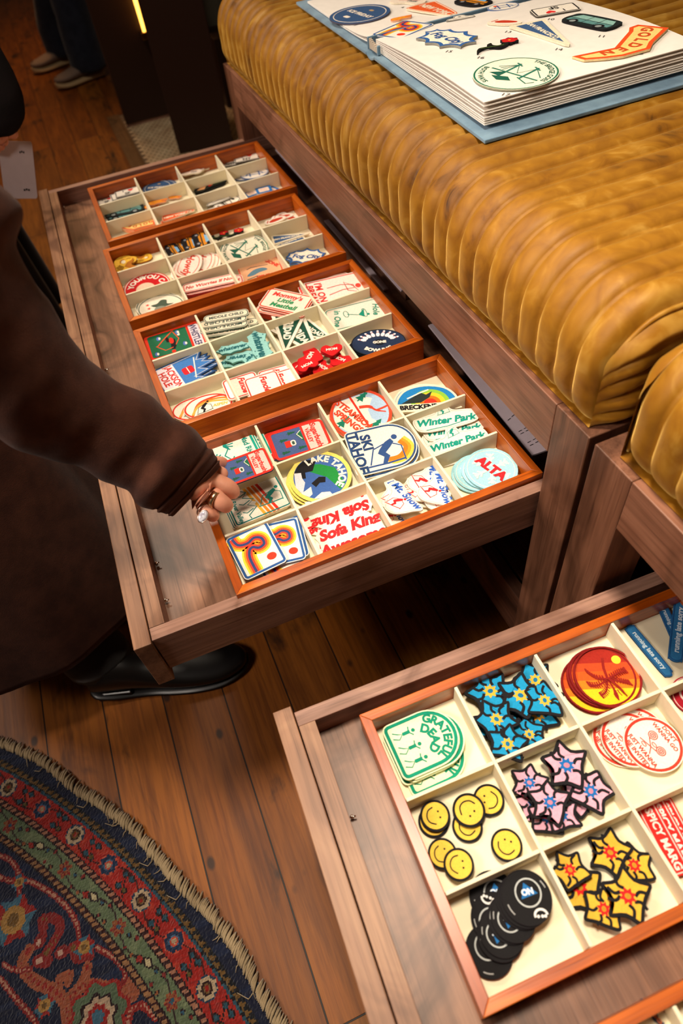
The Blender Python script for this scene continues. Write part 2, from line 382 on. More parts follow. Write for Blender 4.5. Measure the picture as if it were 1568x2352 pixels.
# ---------------------------------------------------------------- printed boards lying in the drawer under the bench
def board(x0, x1, y0, y1, z, n, label, rz=0, dashes=(), thick=0.003, cat='board'):
    for k in range(n):
        o = empty('printed_board', ((x0) + 0.002 * (k % 3), (y0 + y1) / 2 + 0.0015 * (k % 2), Z + z + k * (thick + 0.0002)), rz)
        L = (y1 - y0) / 2
        if k == 0 and z > -0.035: boxobj('riser', (0.012, x1 - x0 - 0.01, -L + 0.008, L - 0.008, -0.040 - z, -0.0003), M['dark_frame'], o, 0)
        boxobj('board_sheet', (0, x1 - x0, -L, L, 0, thick), M['board'], o, 0.0004)
        if k == n - 1 and dashes:
            m = MB()
            for (x, y, dx, dy) in dashes: m.add([(x - .0004, y - .0004, thick + 0.0004), (x + dx, y + dy - .0004, thick + 0.0004), (x + dx, y + dy + .0006, thick + 0.0004), (x - .0004, y + .0006, thick + 0.0004)], [(0, 1, 2, 3)])
            m.build('printed_line', M['ink'], o)
        pos = '' if n == 1 else (', top of its stack' if k == n - 1 else ', %s in its stack' % ('lowest', 'second lowest', 'middle one', 'second highest', 'fifth')[k])
        lb = label + pos
        tag(o, lb, cat, 'printed boards under the bench rail')
ds = []
for k in range(9):
    for yy in (-0.142, -0.136, -0.118, -0.113): ds.append((0.006 + k * 0.009, yy + k * 0.0016, 0.005, 0.0008))
for k in range(6): ds.append((0.004 + k * 0.008, -0.088 + 0.012 * math.sin(k * 0.35), 0.005, 0.002))
for k in range(2): ds.append((0.012 + k * 0.006, 0.045, 0.003, 0.0))
board(0.4225, 0.66, -0.838, -0.523, -0.014, 1, 'lilac grey board with dashed lines beside the nearest tray', rz=-0.04, dashes=ds)
board(0.4345, 0.66, -0.412, -0.081, -0.016, 2, 'lilac grey board in the middle of the drawer', dashes=[(0.008 + k * 0.008, -0.145 - 0.008 * j, 0.005, 0.001) for k in range(5) for j in range(3)])
board(0.424, 0.434, -0.362, -0.075, -0.038, 1, 'narrow brownish grey strip beside the two middle trays', cat='strip')
board(0.442, 0.66, -0.062, 0.279, -0.026, 5, 'thick grey board at the far end of the drawer')

# ---------------------------------------------------------------- cushions
def cushion(label, xf, y0, y1, zb, zt, pitch, amp, seed, flip=False):
    R = 0.062; X1 = xf + 0.66
    prof = []
    # front face, rounded corner, top
    zc = zt - R
    for k in range(18): prof.append((xf, zb + (zc - zb) * k / 18.0, -1, 0))
    for k in range(22):
        a = math.pi / 2 * k / 21.0; prof.append((xf + R - R * math.cos(a), zc + R * math.sin(a), -math.cos(a), math.sin(a)))
    n = 70
    for k in range(1, n + 1): prof.append((xf + R + (X1 - xf - R) * k / n, zt, 0, 1))
    ncha = round((y1 - y0) / pitch); sub = 11
    ts = []
    for c in range(ncha):
        for s in range(sub):
            u = s / sub; ts.append((y0 + (y1 - y0) * (c + u) / ncha, u))
    ts.append((y1, 0.0))
    verts = []
    for (x, z, nx, nz) in prof:
        for (y, u) in ts:
            w = abs(2 * u - 1); bul = amp * (1 - w ** 3.2)
            nn = noise.noise(Vector((x * 9, y * 9, z * 9 + seed))) * 0.0026 + noise.noise(Vector((x * 34, y * 50, z * 34 + seed))) * 0.0007
            lowf = (z - zb) / (zt - zb)
            if nx < -0.5: bul *= 0.35 + 0.65 * min(1, lowf * 4)
            pinch = 0.0
            if nx < -0.5 and z < zb + 0.03: pinch = 0.010 * (1 - (z - zb) / 0.03) ** 2
            e = min((y - y0), (y1 - y)); er = 0.022
            dz = 0; dd = 0
            if e < er: dd = er - math.sqrt(max(0, er * er - (er - e) ** 2)); dd *= 0.55
            d = bul + nn - dd - pinch
            verts.append((x + nx * d, y, z + nz * d))
    m = MB(); nt = len(ts); faces = []
    for i in range(len(prof) - 1):
        for j in range(nt - 1): faces.append((i * nt + j, i * nt + j + 1, (i + 1) * nt + j + 1, (i + 1) * nt + j))
    m.add(verts, faces)
    # ends: boxing with long horizontal channels
    for side, yy in ((-1, y0), (1, y1)):
        NX, NZ, nch = 110, 45, 5
        gv = []
        for a in range(NX + 1):
            fx = a / NX; x = xf + 0.001 + (X1 - xf - 0.001) * fx ** 1.5
            dx = x - xf
            top = zc + math.sqrt(max(0, R * R - (R - dx) ** 2)) if dx < R else zt
            top -= 0.010 if dx > 0.01 else 0.010 * dx / 0.01
            top = max(top, zb + 0.02)
            for b_ in range(NZ + 1):
                t = b_ / NZ; z = zb + (top - zb) * t
                u = (t * nch) % 1.0; w = abs(2 * u - 1)
                edge = min(1, dx / 0.03) * min(1, t * 8 + 0.1) * min(1, (1 - t) * 8 + 0.0)
                bl = 0.007 * (1 - w ** 2.6) * min(1, dx / 0.02) + 0.010 * edge + noise.noise(Vector((x * 14, z * 50, seed + 3))) * 0.003 * edge
                gv.append((x, yy + side * bl, z))
        fs = []
        for a in range(NX):
            for b_ in range(NZ):
                q = (a * (NZ + 1) + b_, (a + 1) * (NZ + 1) + b_, (a + 1) * (NZ + 1) + b_ + 1, a * (NZ + 1) + b_ + 1)
                fs.append(q if side < 0 else q[::-1])
        m.add(gv, fs)
    m.add([(xf, y0, zb), (X1, y0, zb), (X1, y1, zb), (xf, y1, zb), (X1, y0, zt), (X1, y1, zt)], [(0, 3, 2, 1), (1, 2, 5, 4)])
    o = m.build('seat_cushion', M['velvet'], smooth=True); tag(o, label, 'cushion', 'gold channelled cushions')
    # piped edges
    for yy, sg in ((y0, -1), (y1, 1)):
        p = MB(); pts = []
        for (x, z, nx, nz) in prof[1::2]:
            pts.append((x - nx * 0.0095, yy + sg * 0.001, z - nz * 0.0095))
        p.tube(pts, 0.0026, 8); pi = p.build('piping', M['velvet'], o, True)
    return o
CZB, CZT = Z + 0.1395, Z + 0.266
cushion('long gold velvet channelled cushion under the open blue book', 0.392, -0.945, 0.378, CZB, CZT, 0.0334, 0.0072, 0.0)
cushion('gold velvet channelled cushion at the right edge, nearest the camera', 0.394, -2.30, -0.992, CZB, CZT, 0.0334, 0.0072, 5.0)
# ---------------------------------------------------------------- embroidered patches
def thread_mat():
    m = Mt('embroidered_thread')
    a = m.node('ShaderNodeVertexColor'); a.layer_name = 'Col'
    v = m.coords((1, 1, 1)); n = m.noise(m.coords((1, 0.25, 1)), 2600, 2, 0.6); n2 = m.noise(v, 500, 3, 0.6)
    col = m.mix(1.0, a.outputs['Color'], m.ramp(n2, [(0.3, (0.86, 0.86, 0.86, 1)), (0.65, (1.04, 1.04, 1.04, 1))]), 'MULTIPLY')
    m.bump(m.math('ADD', n, n2), 0.4, 0.0006)
    return m.out(col, 0.7, 0.18)
M['thread'] = thread_mat()
TXT = {}
def text_mesh(s, bold):
    k = (s, bold)
    if k not in TXT:
        cu = bpy.data.curves.new('lettering', 'FONT'); cu.body = s; cu.size = 1.0; cu.offset = bold; cu.align_x = 'CENTER'; cu.align_y = 'CENTER'
        cu.resolution_u = 3
        ob = bpy.data.objects.new('lettering', cu); COL.objects.link(ob)
        dg = bpy.context.evaluated_depsgraph_get(); me = ob.evaluated_get(dg).to_mesh()
        vs = [tuple(v.co) for v in me.vertices]; fs = [tuple(p.vertices) for p in me.polygons]
        up = sum(me.polygons[i].normal.z for i in range(len(me.polygons)))
        if up < 0: fs = [f[::-1] for f in fs]
        ob.evaluated_get(dg).to_mesh_clear(); bpy.data.objects.remove(ob); bpy.data.curves.remove(cu)
        TXT[k] = (vs, fs)
    return TXT[k]
def adv(c):
    def w(s):
        vs, _ = text_mesh(s, 0.0); xs = [v[0] for v in vs]; return max(xs) - min(xs)
    if c == ' ': return 0.32
    return w('I' + c + 'I') - w('II')
def smooth(pts, n=4, closed=True):
    out = []; N = len(pts)
    rng = range(N) if closed else range(N - 1)
    for i in rng:
        p = [pts[(i + k) % N] if closed else pts[min(max(i + k, 0), N - 1)] for k in (-1, 0, 1, 2)]
        for k in range(n):
            t = k / n
            out.append(tuple(0.5 * ((2 * p[1][a]) + (-p[0][a] + p[2][a]) * t + (2 * p[0][a] - 5 * p[1][a] + 4 * p[2][a] - p[3][a]) * t * t + (-p[0][a] + 3 * p[1][a] - 3 * p[2][a] + p[3][a]) * t ** 3) for a in (0, 1)))
    if not closed: out.append(tuple(pts[-1]))
    return out
def ell(rx, ry=None, cx=0, cy=0, n=40, a0=0, a1=360):
    ry = rx if ry is None else ry; full = abs(a1 - a0) >= 360
    return [(cx + rx * math.cos(math.radians(a0 + (a1 - a0) * k / (n if full else n - 1))), cy + ry * math.sin(math.radians(a0 + (a1 - a0) * k / (n if full else n - 1)))) for k in range(n)]
def rr(w, h, r, cx=0, cy=0, n=5):
    o = []
    for sx, sy, a in ((1, 1, 0), (-1, 1, 90), (-1, -1, 180), (1, -1, 270)):
        for k in range(n + 1):
            t = math.radians(a + 90 * k / n); o.append((cx + sx * (w / 2 - r) + r * math.cos(t), cy + sy * (h / 2 - r) + r * math.sin(t)))
    return o
def arch(w, h, r=0.08, n=16):      # straight bottom, round top
    o = []
    for sx, a in ((-1, 180), (1, 270)):
        for k in range(5):
            t = math.radians(a + 90 * k / 4); o.append((sx * (w / 2 - r) + r * math.cos(t), -h / 2 + r + r * math.sin(t)))
    for k in range(n + 1):
        t = math.pi * k / n; o.append((w / 2 * math.cos(t), h / 2 - w / 2 + w / 2 * math.sin(t)))
    return o
def inset(pts, d):
    N = len(pts); out = []
    A = sum(pts[i][0] * pts[(i + 1) % N][1] - pts[(i + 1) % N][0] * pts[i][1] for i in range(N))
    s = 1 if A > 0 else -1
    for i in range(N):
        a, b, c = pts[i - 1], pts[i], pts[(i + 1) % N]
        e1 = (b[0] - a[0], b[1] - a[1]); e2 = (c[0] - b[0], c[1] - b[1])
        l1 = math.hypot(*e1) or 1e-9; l2 = math.hypot(*e2) or 1e-9
        n1 = (-e1[1] / l1 * s, e1[0] / l1 * s); n2 = (-e2[1] / l2 * s, e2[0] / l2 * s)
        nx, ny = n1[0] + n2[0], n1[1] + n2[1]; L = math.hypot(nx, ny) or 1e-9
        k = d / max(0.45, L / 2); out.append((b[0] + nx / L * k, b[1] + ny / L * k))
    return out
def rot2(pts, deg, cx=0, cy=0, s=1):
    c, d = math.cos(math.radians(deg)), math.sin(math.radians(deg))
    return [(cx + s * (x * c - y * d), cy + s * (x * d + y * c)) for x, y in pts]
class Patch:
    """one embroidered patch drawn in units of its own width"""
    def __init__(s, w0, T=0.0019):
        s.w0 = w0; s.T = T / w0; s.v = []; s.f = []; s.c = []; s.lz = 0
    def _add(s, vs, fs, c):
        b = len(s.v); s.v += vs; s.f += [tuple(i + b for i in f) for f in fs]; s.c += [c] * len(fs)
    def z(s): s.lz += 1; return s.T + s.lz * 0.000018 / s.w0
    def plate(s, o, c, edge=None):
        A = sum(o[i][0] * o[(i + 1) % len(o)][1] - o[(i + 1) % len(o)][0] * o[i][1] for i in range(len(o)))
        if A < 0: o = o[::-1]
        n = len(o); s.o = o; e = lin(edge or c)
        s._add([(x, y, 0) for x, y in o] + [(x, y, s.T) for x, y in o], [tuple(range(n))[::-1]] + [(i, (i + 1) % n, n + (i + 1) % n, n + i) for i in range(n)], e)
        s._add([(x, y, s.T) for x, y in o], [tuple(range(n))], lin(c)); return s
    def fill(s, o, c):
        A = sum(o[i][0] * o[(i + 1) % len(o)][1] - o[(i + 1) % len(o)][0] * o[i][1] for i in range(len(o)))
        if A < 0: o = o[::-1]
        z = s.z(); s._add([(x, y, z) for x, y in o], [tuple(range(len(o)))], lin(c)); return s
    def ring(s, w, c, d=0.0, o=None, raise_=0.0003):
        o = o or s.o; a = inset(o, d); b = inset(o, d + w); mid = inset(o, d + w / 2); n = len(o); z = s.z(); zz = z + raise_ / s.w0
        s._add([(x, y, z) for x, y in a] + [(x, y, zz) for x, y in mid] + [(x, y, z) for x, y in b],
               [(i, (i + 1) % n, n + (i + 1) % n, n + i) for i in range(n)] + [(n + i, n + (i + 1) % n, 2 * n + (i + 1) % n, 2 * n + i) for i in range(n)], lin(c)); return s
    def line(s, pts, w, c, closed=False):
        z = s.z(); n = len(pts); L = []; R = []
        for i in range(n):
            a = pts[i - 1] if (i or closed) else pts[i]; b = pts[(i + 1) % n] if (i < n - 1 or closed) else pts[i]
            dx, dy = b[0] - a[0], b[1] - a[1]; l = math.hypot(dx, dy) or 1e-9
            ww = (w[i] if isinstance(w, (list, tuple)) else w) * 1.22
            L.append((pts[i][0] - dy / l * ww / 2, pts[i][1] + dx / l * ww / 2, z)); R.append((pts[i][0] + dy / l * ww / 2, pts[i][1] - dx / l * ww / 2, z))
        m = n if closed else n - 1
        s._add(L + R, [(n + i, n + (i + 1) % n, (i + 1) % n, i) for i in range(m)], lin(c)); return s
    def text(s, t, x, y, size, c, deg=0, shear=0.0, bold=0.02, sx=1.0, arc=None, flip=False):
        z = s.z(); col = lin(c)
        def put(ch, cx, cy, a, k):
            vs, fs = text_mesh(ch, bold + 0.028); ca, sa = math.cos(a), math.sin(a)
            o = []
            for v in vs:
                px = (v[0] + v[1] * shear) * k * sx; py = v[1] * k
                o.append((cx + px * ca - py * sa, cy + px * sa + py * ca, z))
            s._add(o, fs, col)
        if arc is None: put(t, x, y, math.radians(deg), size)
        else:   # arc = (radius, mid angle in degrees, +1 outside / -1 inside)
            R, mid, sg = arc; ws = [adv(ch) * size * sx for ch in t]; tot = sum(ws); p = -tot / 2
            for ch, w in zip(t, ws):
                q = p + w / 2; p += w
                th = math.radians(mid) - sg * q / R
                if ch == ' ': continue
                put(ch, x + R * math.cos(th), y + R * math.sin(th), th - sg * math.pi / 2, size)
        return s
    def mesh(s, name):
        me = bpy.data.meshes.new(name); me.from_pydata([(x * s.w0, y * s.w0, z * s.w0) for x, y, z in s.v], [], s.f); me.update()
        at_ = me.color_attributes.new('Col', 'FLOAT_COLOR', 'CORNER')
        for p, c in zip(me.polygons, s.c):
            for li in p.loop_indices: at_.data[li].color = c
        me.materials.append(M['thread']); return me
WHT, CRM, RED, GRN, TEAL, NVY, BLU, BLK, ORG, YEL = '#f0e8da', '#eee2c9', '#e0301e', '#0e5b41', '#10917f', '#23406e', '#3b6db0', '#141216', '#f0701a', '#f7c52e'
def scallop(pts, n=7, a=0.03):     # cloud like contour
    o = []; N = len(pts)
    for i in range(N):
        p, q = pts[i], pts[(i + 1) % N]; dx, dy = q[0] - p[0], q[1] - p[1]; l = math.hypot(dx, dy)
        for k in range(n):
            t = k / n; b = math.sin(math.pi * t) * a * (l / 0.2); o.append((p[0] + dx * t + dy / l * b, p[1] + dy * t - dx / l * b))
    return o
def skier(p, cx, cy, s, c, deg=0, c2=None, sk=None):
    R = lambda pts: rot2(pts, deg, cx, cy, s)
    p.fill(R([(-.10, .05), (.02, .22), (.14, .30), (.20, .22), (.12, .10), (.02, -.02), (.10, -.10), (.02, -.28), (-.06, -.27), (-.02, -.12), (-.14, -.04)]), c)
    p.fill(R(ell(.06, .06, .22, .33, 12)), c2 or c)
    p.line(R([(-.35, -.34), (.05, -.27), (.40, -.18)]), .03 * s, sk or c); p.line(R([(.12, .20), (.34, .12), (.40, -.22)]), .022 * s, sk or c)
    p.line(R([(.0, .18), (-.22, .06), (-.30, -.30)]), .022 * s, sk or c)
def pine(p, cx, cy, s, c, deg=0):
    p.fill(rot2([(0, .5), (.14, .22), (.07, .22), (.20, -.02), (.10, -.02), (.26, -.32), (.04, -.32), (.04, -.45), (-.04, -.45), (-.04, -.32), (-.26, -.32), (-.10, -.02), (-.20, -.02), (-.07, .22), (-.14, .22)], deg, cx, cy, s), c)
D = {}
def design(fn): D[fn.__name__] = fn; return fn
@design
def steam():
    p = Patch(.072).plate(ell(.5), '#cfe0ee', CRM); p.fill(ell(.46), '#a9c6e2')
    p.fill([(-.42, .0), (-.25, .28), (-.05, .36), (.05, .12), (.2, .02), (.42, .05), (.40, -.2), (.2, -.42), (-.2, -.42), (-.41, -.2)], WHT)
    pine(p, -.20, .30, .3, '#127a62'); pine(p, .33, -.06, .34, '#127a62'); pine(p, -.12, -.30, .3, '#127a62')
    p.line([(-.40, .18), (.02, -.02), (.28, -.14)], .03, RED); p.line(smooth([(-.10, .08), (.02, .19), (.16, .20), (.30, .27)], 4, False), [.05] * 6 + [.03] * 4 + [.02] * 3, '#d8432a')
    p.line(smooth([(.16, .20), (.22, .32), (.24, .38)], 3, False), .03, '#d8432a')
    p.text('STEAMBOAT', -.02, -.04, .165, RED, -8, 0, .015, .9, arc=(1.1, 90, 1)) if 0 else p.text('STEAMBOAT', -.02, -.10, .155, '#d8472a', -6, 0, .02)
    p.text('SPRINGS', -.06, -.25, .155, '#d8472a', -6, 0, .02)
    p.ring(.05, '#d8472a'); return p
@design
def lake():
    p = Patch(.072).plate(ell(.5), '#f3da6a', '#5b5e55'); p.fill(ell(.435), '#3d62a6')
    p.fill([(-.42, .08), (-.10, .22), (.15, .24), (.42, .02), (.40, -.12), (.10, .02), (-.2, .02)], '#1d8a3c')
    p.fill([(-.43, .05), (-.38, .20), (-.20, .28), (-.16, .05), (-.26, -.02), (-.20, -.12), (-.30, -.18), (-.28, -.30), (-.42, -.12)], BLK)
    p.fill([(-.42, -.1), (-.32, -.05), (-.26, -.14), (-.18, -.20), (-.12, -.42), (-.28, -.34)], '#d9d6de')
    p.fill([(.08, -.43), (.14, -.28), (.26, -.22), (.34, -.27), (.25, -.36)], WHT); p.fill([(-.02, -.02), (.08, .02), (.12, -.08), (.04, -.12), (.02, -.22), (-.08, -.18)], BLK)
    p.fill([(-.15, -.42), (-.06, -.24), (.02, -.36), (0, -.43)], WHT)
    p.text('LAKE TAHOE', 0, 0, .17, WHT, bold=.02, arc=(.345, 72, 1)); p.ring(.06, '#f3da6a'); return p
@design
def ski():
    p = Patch(.068).plate(arch(1, 1.28, .09), WHT, CRM)
    for k, c in enumerate(('#f6c64a', '#f39a25', '#ef7c1c')):
        r = .40 - k * .07; p.line(smooth([(-.12 + k * .03, .42 - k * .05), (.10, .53 - k * .06), (.32 - k * .03, .38 - k * .06), (.36 - k * .04, .10 - k * .02), (.22, -.02)], 5, False), .07, c)
    skier(p, .10, .0, .95, '#2f4f86', 80); p.text('SKI', -.18, -.28, .26, NVY, 0, 0, .015); p.text('TAHOE', .0, -.50, .27, NVY, 0, 0, .015)
    p.ring(.035, '#2f4f7e', .02); return p
@design
def breck():
    o = smooth([(-.5, -.20), (-.46, .02), (-.3, .20), (0, .27), (.3, .20), (.46, .02), (.5, -.20), (.47, -.26), (0, -.27), (-.47, -.26)], 4)
    p = Patch(.078).plate(o, CRM, CRM); i = inset(o, .035); p.fill([q for q in i if q[1] > -.12], '#1e7fc2')
    for r, c in ((.30, '#8bbf3e'), (.23, YEL), (.16, ORG), (.10, RED)): p.fill(ell(r, r * .95, .05, -.12, 24, 0, 180), c)
    p.fill([(-.40, -.10), (-.2, .03), (-.1, .12), (0, .06), (.10, .12), (.05, .0), (-.1, -.10)], '#26302e'); p.line([(-.3, .0), (-.1, .1), (.05, .16)], .02, WHT)
    p.text('BRECKENRIDGE', 0, -.185, .118, BLK, 0, 0, .03, 1.02); return p
@design
def winter():
    o = smooth([(-.5, -.12), (-.5, .04), (-.30, .10), (-.16, .14), (-.06, .30), (.06, .32), (.14, .16), (.42, .12), (.5, .02), (.47, -.12), (.20, -.20), (-.2, -.24), (-.42, -.22)], 4)
    p = Patch(.078).plate(o, WHT, CRM).ring(.010, '#cfc6b4', .022); p.text('Winter Park', 0, -.05, .18, TEAL, 0, .25, .022)
    skier(p, -.02, .17, .28, TEAL); p.line([(-.34, -.20), (0, -.17), (.3, -.10)], .012, TEAL); return p
@design
def alta():
    p = Patch(.064).plate(ell(.5), '#9fd2dc', '#8cc4d0').ring(.012, WHT, .05)
    for k in range(6):
        a = math.radians(k * 60 + 15); d = (math.cos(a), math.sin(a)); p.line([(d[0] * .05, d[1] * .05), (d[0] * .36, d[1] * .36)], .04, WHT)
        for t in (.2, .29):
            for s_ in (-1, 1):
                b = a + s_ * .8; p.line([(d[0] * t, d[1] * t), (d[0] * t + math.cos(b) * .10, d[1] * t + math.sin(b) * .10)], .03, WHT)
    p.text('ALTA', 0, 0, .27, '#d4232b', 0, 0, .03); return p
@design
def mtsnow():
    o = smooth([(-.5, .18), (-.38, .36), (-.15, .30), (.1, .12), (.42, .04), (.5, -.06), (.36, -.18), (.2, -.34), (0, -.46), (-.22, -.42), (-.32, -.2), (-.34, .02)], 4)
    p = Patch(.055).plate(o, WHT, CRM).ring(.012, '#d8cdb8', .025); p.text('Mt. Snow', .02, .10, .23, '#2d5bb4', -20, .25, .01); skier(p, -.10, -.14, .5, '#d3252b', -10); return p
@design
def sofa():
    o = scallop([(-.5, .10), (-.46, -.10), (-.44, -.30), (-.15, -.34), (.15, -.33), (.44, -.28), (.48, -.05), (.46, .18), (.3, .32), (.0, .30), (-.25, .24), (-.42, .22)], 6, -.02)
    p = Patch(.085).plate(o, WHT, CRM); p.text('Sofa King', .02, .12, .235, '#d3272b', 4, .25, .028); p.text('Awesome', .0, -.13, .235, '#d3272b', 4, .25, .028); return p
@design
def wave():
    p = Patch(.055).plate(rr(1, 1.16, .10), WHT, '#8c97a8')
    base = [(-.36, .50), (-.30, .30), (-.10, .24), (.08, .30), (.22, .22), (.22, .06), (.08, .02), (-.04, .10), (-.14, .04), (-.20, -.15), (-.20, -.50)]
    for k, c in ((2, '#f8cf3a'), (1, '#f59122'), (0, '#e2412a'), (-1, '#34406f')):
        w = {2: .26, 1: .19, 0: .12, -1: .05}[k]; p.line(smooth(base, 4, False), w, c)
    p.fill(ell(.11, .09, .24, -.30, 20), '#e8381f'); p.ring(.055, '#2b5794', .02); return p
@design
def valley():
    p = Patch(.068).plate(rr(1, 1.25, .08), WHT, CRM)
    for k, c in enumerate(('#e5341e', '#ee6b1e', '#f08a25', '#f4b23a')): p.line([(-.50, .12 - k * .095), (.50, .32 - k * .095)], .05, c)
    p.fill([(-.5, -.35), (-.3, -.12), (-.1, -.22), (.05, -.02), (.25, -.2), (.5, -.3), (.5, -.5), (-.5, -.5)], WHT)
    p.line([(-.45, -.32), (-.3, -.14), (-.18, -.26), (-.05, -.05), (.05, -.22), (.18, -.06), (.34, -.28), (.44, -.26)], .022, '#2d7f77')
    for x in (-.3, -.05, .2): p.line([(x, -.14), (x + .06, -.30), (x, -.38)], .02, '#2d7f77')
    skier(p, .05, .28, .7, '#1f8a80', 75); p.text('Mad River Valley', .0, -.47, .14, '#2d7f77', 0, .15, .008); p.ring(.03, '#1c7f78', .02); return p
@design
def madriv():
    p = Patch(.066).plate(rr(1, 1.2, .10), WHT, CRM); p.text('Mad River', -.02, .38, .19, '#149080', 0, 0, .01)
    for x, y, s_ in ((-.3, .0, .5), (.25, .05, .4), (.0, -.3, .4)):
        for k in range(5): a = math.radians(30 + k * 30); p.line([(x, y - .15), (x + math.cos(a) * s_ * .4, y - .15 + math.sin(a) * s_ * .5)], .028, '#149080')
    p.line([(-.45, -.2), (-.2, -.05), (0, -.2), (.2, -.08), (.45, -.25)], .03, '#149080'); p.ring(.06, '#19a08c', .02); return p
@design
def sugar():
    o = rr(1, 1.5, .14); p = Patch(.052).plate(o, '#4a5f92', '#3b4b86'); p.fill([q for q in rr(.9, 1.4, .1) if q[1] > .15] + [(-.45, .15), (.45, .15)][::1], '#d8cdc4')
    p.text('Sugarbush', .0, .46, .21, '#d8322b', 0, .1, .012); p.text('VALLEY', -.05, .27, .15, '#d8322b', 0, 0, .014)
    p.line([(-.45, .15), (.45, .15)], .05, '#e23124')
    for x, y in ((-.3, -.15), (-.12, -.4), (.3, -.45), (.28, .0)): pine(p, x, y, .26, '#1f5b41')
    p.fill([(-.3, .1), (-.2, -.05), (0, .05), (.1, .12)], '#1f6b44'); p.line([(-.3, .1), (-.2, -.02), (0, .08)], .02, WHT)
    p.fill(rr(.22, .16, .02, .05, -.32), '#e23124'); p.fill(rr(.2, .14, .06, .05, -.18), '#e9e1dc'); p.fill(rr(.12, .07, .03, .05, -.18), '#3b5a4a')
    p.ring(.075, '#e23124'); return p
@design
def whistler():
    p = Patch(.050).plate(rr(1, 1.5, .14), '#1e6a47', '#8c2420'); p.fill([(-.46, .38), (.46, .38), (.46, .62), (.40, .70), (-.40, .70), (-.46, .66)], '#dccfd8')
    p.text('WHISTLER', 0, .52, .24, '#33365e', 0, 0, .0, .78); p.line([(-.46, .38), (.46, .38)], .05, RED)
    skier(p, .0, -.10, .9, BLK, -60, RED, '#e2502a'); p.fill(ell(.12, .06, -.05, -.10, 12), RED); p.fill(rr(.12, .07, .03, -.22, .12), WHT)
    for x, y in ((-.3, .1), (.2, .2), (-.25, -.4), (.3, -.55)): p.fill(ell(.08, .05, x, y, 10), '#5470b8'); p.fill(ell(.05, .03, x, y + .03, 10), WHT)
    p.ring(.08, '#e5371f'); return p
@design
def jackson():
    o = [(-.42, -.62), (.42, -.62), (.40, .35), (.28, .20), (.24, .52), (.10, .36), (.06, .70), (-.08, .50), (-.14, .62), (-.22, .40), (-.42, .55)]
    p = Patch(.058).plate(o, '#3f78bd', NVY); p.fill([(-.38, -.58), (.38, -.58), (.38, -.16), (-.38, -.16)], '#e9dfe6')
    p.text('JACKSON', 0, -.28, .20, '#c8312b', 0, 0, .01, .85); p.text('HOLE', -.02, -.46, .20, '#c8312b', 0, 0, .01, .9)
    p.line([(-.3, .3), (.3, .1)], .02, WHT); p.fill(rr(.22, .24, .05, 0, .05), '#c8202b'); p.line([(-.1, .05), (.1, .05)], .015, WHT)
    p.ring(.03, NVY); p.ring(.012, WHT, .05); return p
@design
def middle():
    p = Patch(.080, .0028).plate(rr(1, .24, .10), CRM, '#6b8078').ring(.02, '#31554f', .012); p.text('MIDDLE CHILD', 0, 0, .115, '#2b4a46', 0, 0, .012); return p
@design
def meatball():
    p = Patch(.066).plate(rr(1, .62, .09), '#f3e4d2', '#d8432a').ring(.03, '#e4452c', .015); p.text("Mommy's", -.02, .15, .17, '#d8302a', 0, .2, .014)
    p.text('Little', 0, 0, .17, '#128a52', 0, .2, .014); p.text('Meatball', .02, -.16, .17, '#128a52', 0, .2, .014); return p
@design
def onbreak():
    o = [(-.42, -.62), (.42, -.62), (.42, .5), (.34, .64), (-.30, .64), (-.42, .5)]; p = Patch(.056).plate(o, '#f4e6da', CRM).ring(.028, '#dc3a36', .02)
    p.text("I'M ON", -.02, -.36, .2, '#d8302a', 0, .1, .01); p.text('BREAK', 0, -.54, .2, '#d8302a', 0, .1, .014)
    p.line([(-.1, -.2), (-.12, .1), (-.04, .35), (.06, .36), (.05, .1), (.12, -.2)], .018, '#c94a40'); p.fill(ell(.07, .06, .02, .44, 12), '#d0483c'); p.line([(.0, .34), (.22, .42), (.1, .2), (-.18, .18), (.0, .34)], .02, '#c94a40'); return p
@design
def holeone():
    p = Patch(.052).plate(rr(1, 1.75, .16), '#f3e4d4', CRM).ring(.03, '#138a72', .03); p.text('Hole', .0, .60, .26, '#138a72', -14, .2, .006); p.text('in One', 0, -.58, .26, '#138a72', -14, .2, .006)
    p.fill([(-.16, .28), (.2, .2), (.05, .05)], '#138a72'); p.line([(.05, .05), (-.08, -.25)], .025, '#138a72'); p.line(ell(.14, .07, -.1, -.28, 16), .02, '#138a72', True); p.line(ell(.19, .06, .02, .25, 16), .02, '#138a72', True)
    p.fill(ell(.05, .04, .12, .34, 10), '#138a72'); return p
@design
def bowl():
    p = Patch(.080, .0026).plate(ell(.5, .36), '#1f2f4d', '#141a26').ring(.02, '#10151f')
    for k in range(9):
        a = 165 - k * 19; x = .30 * math.cos(math.radians(a)); y = .05 + .19 * math.sin(math.radians(a))
        p.fill(rot2([(-.022, -.07), (.022, -.07), (.034, -.02), (.016, .03), (.018, .07), (0, .085), (-.018, .07), (-.016, .03), (-.034, -.02)], a - 90, x, y, 1.1), '#efe9ee')
        p.line(rot2([(-.017, .036), (.017, .036)], a - 90, x, y, 1.1), .012, RED)
    p.fill(ell(.11, .08, .02, .0, 20), '#10151f'); p.text('GONE', .02, .0, .085, WHT, 0, 0, .025); p.text('BOWLING', 0, .18, .11, WHT, bold=.025, arc=(.40, 268, -1)); return p
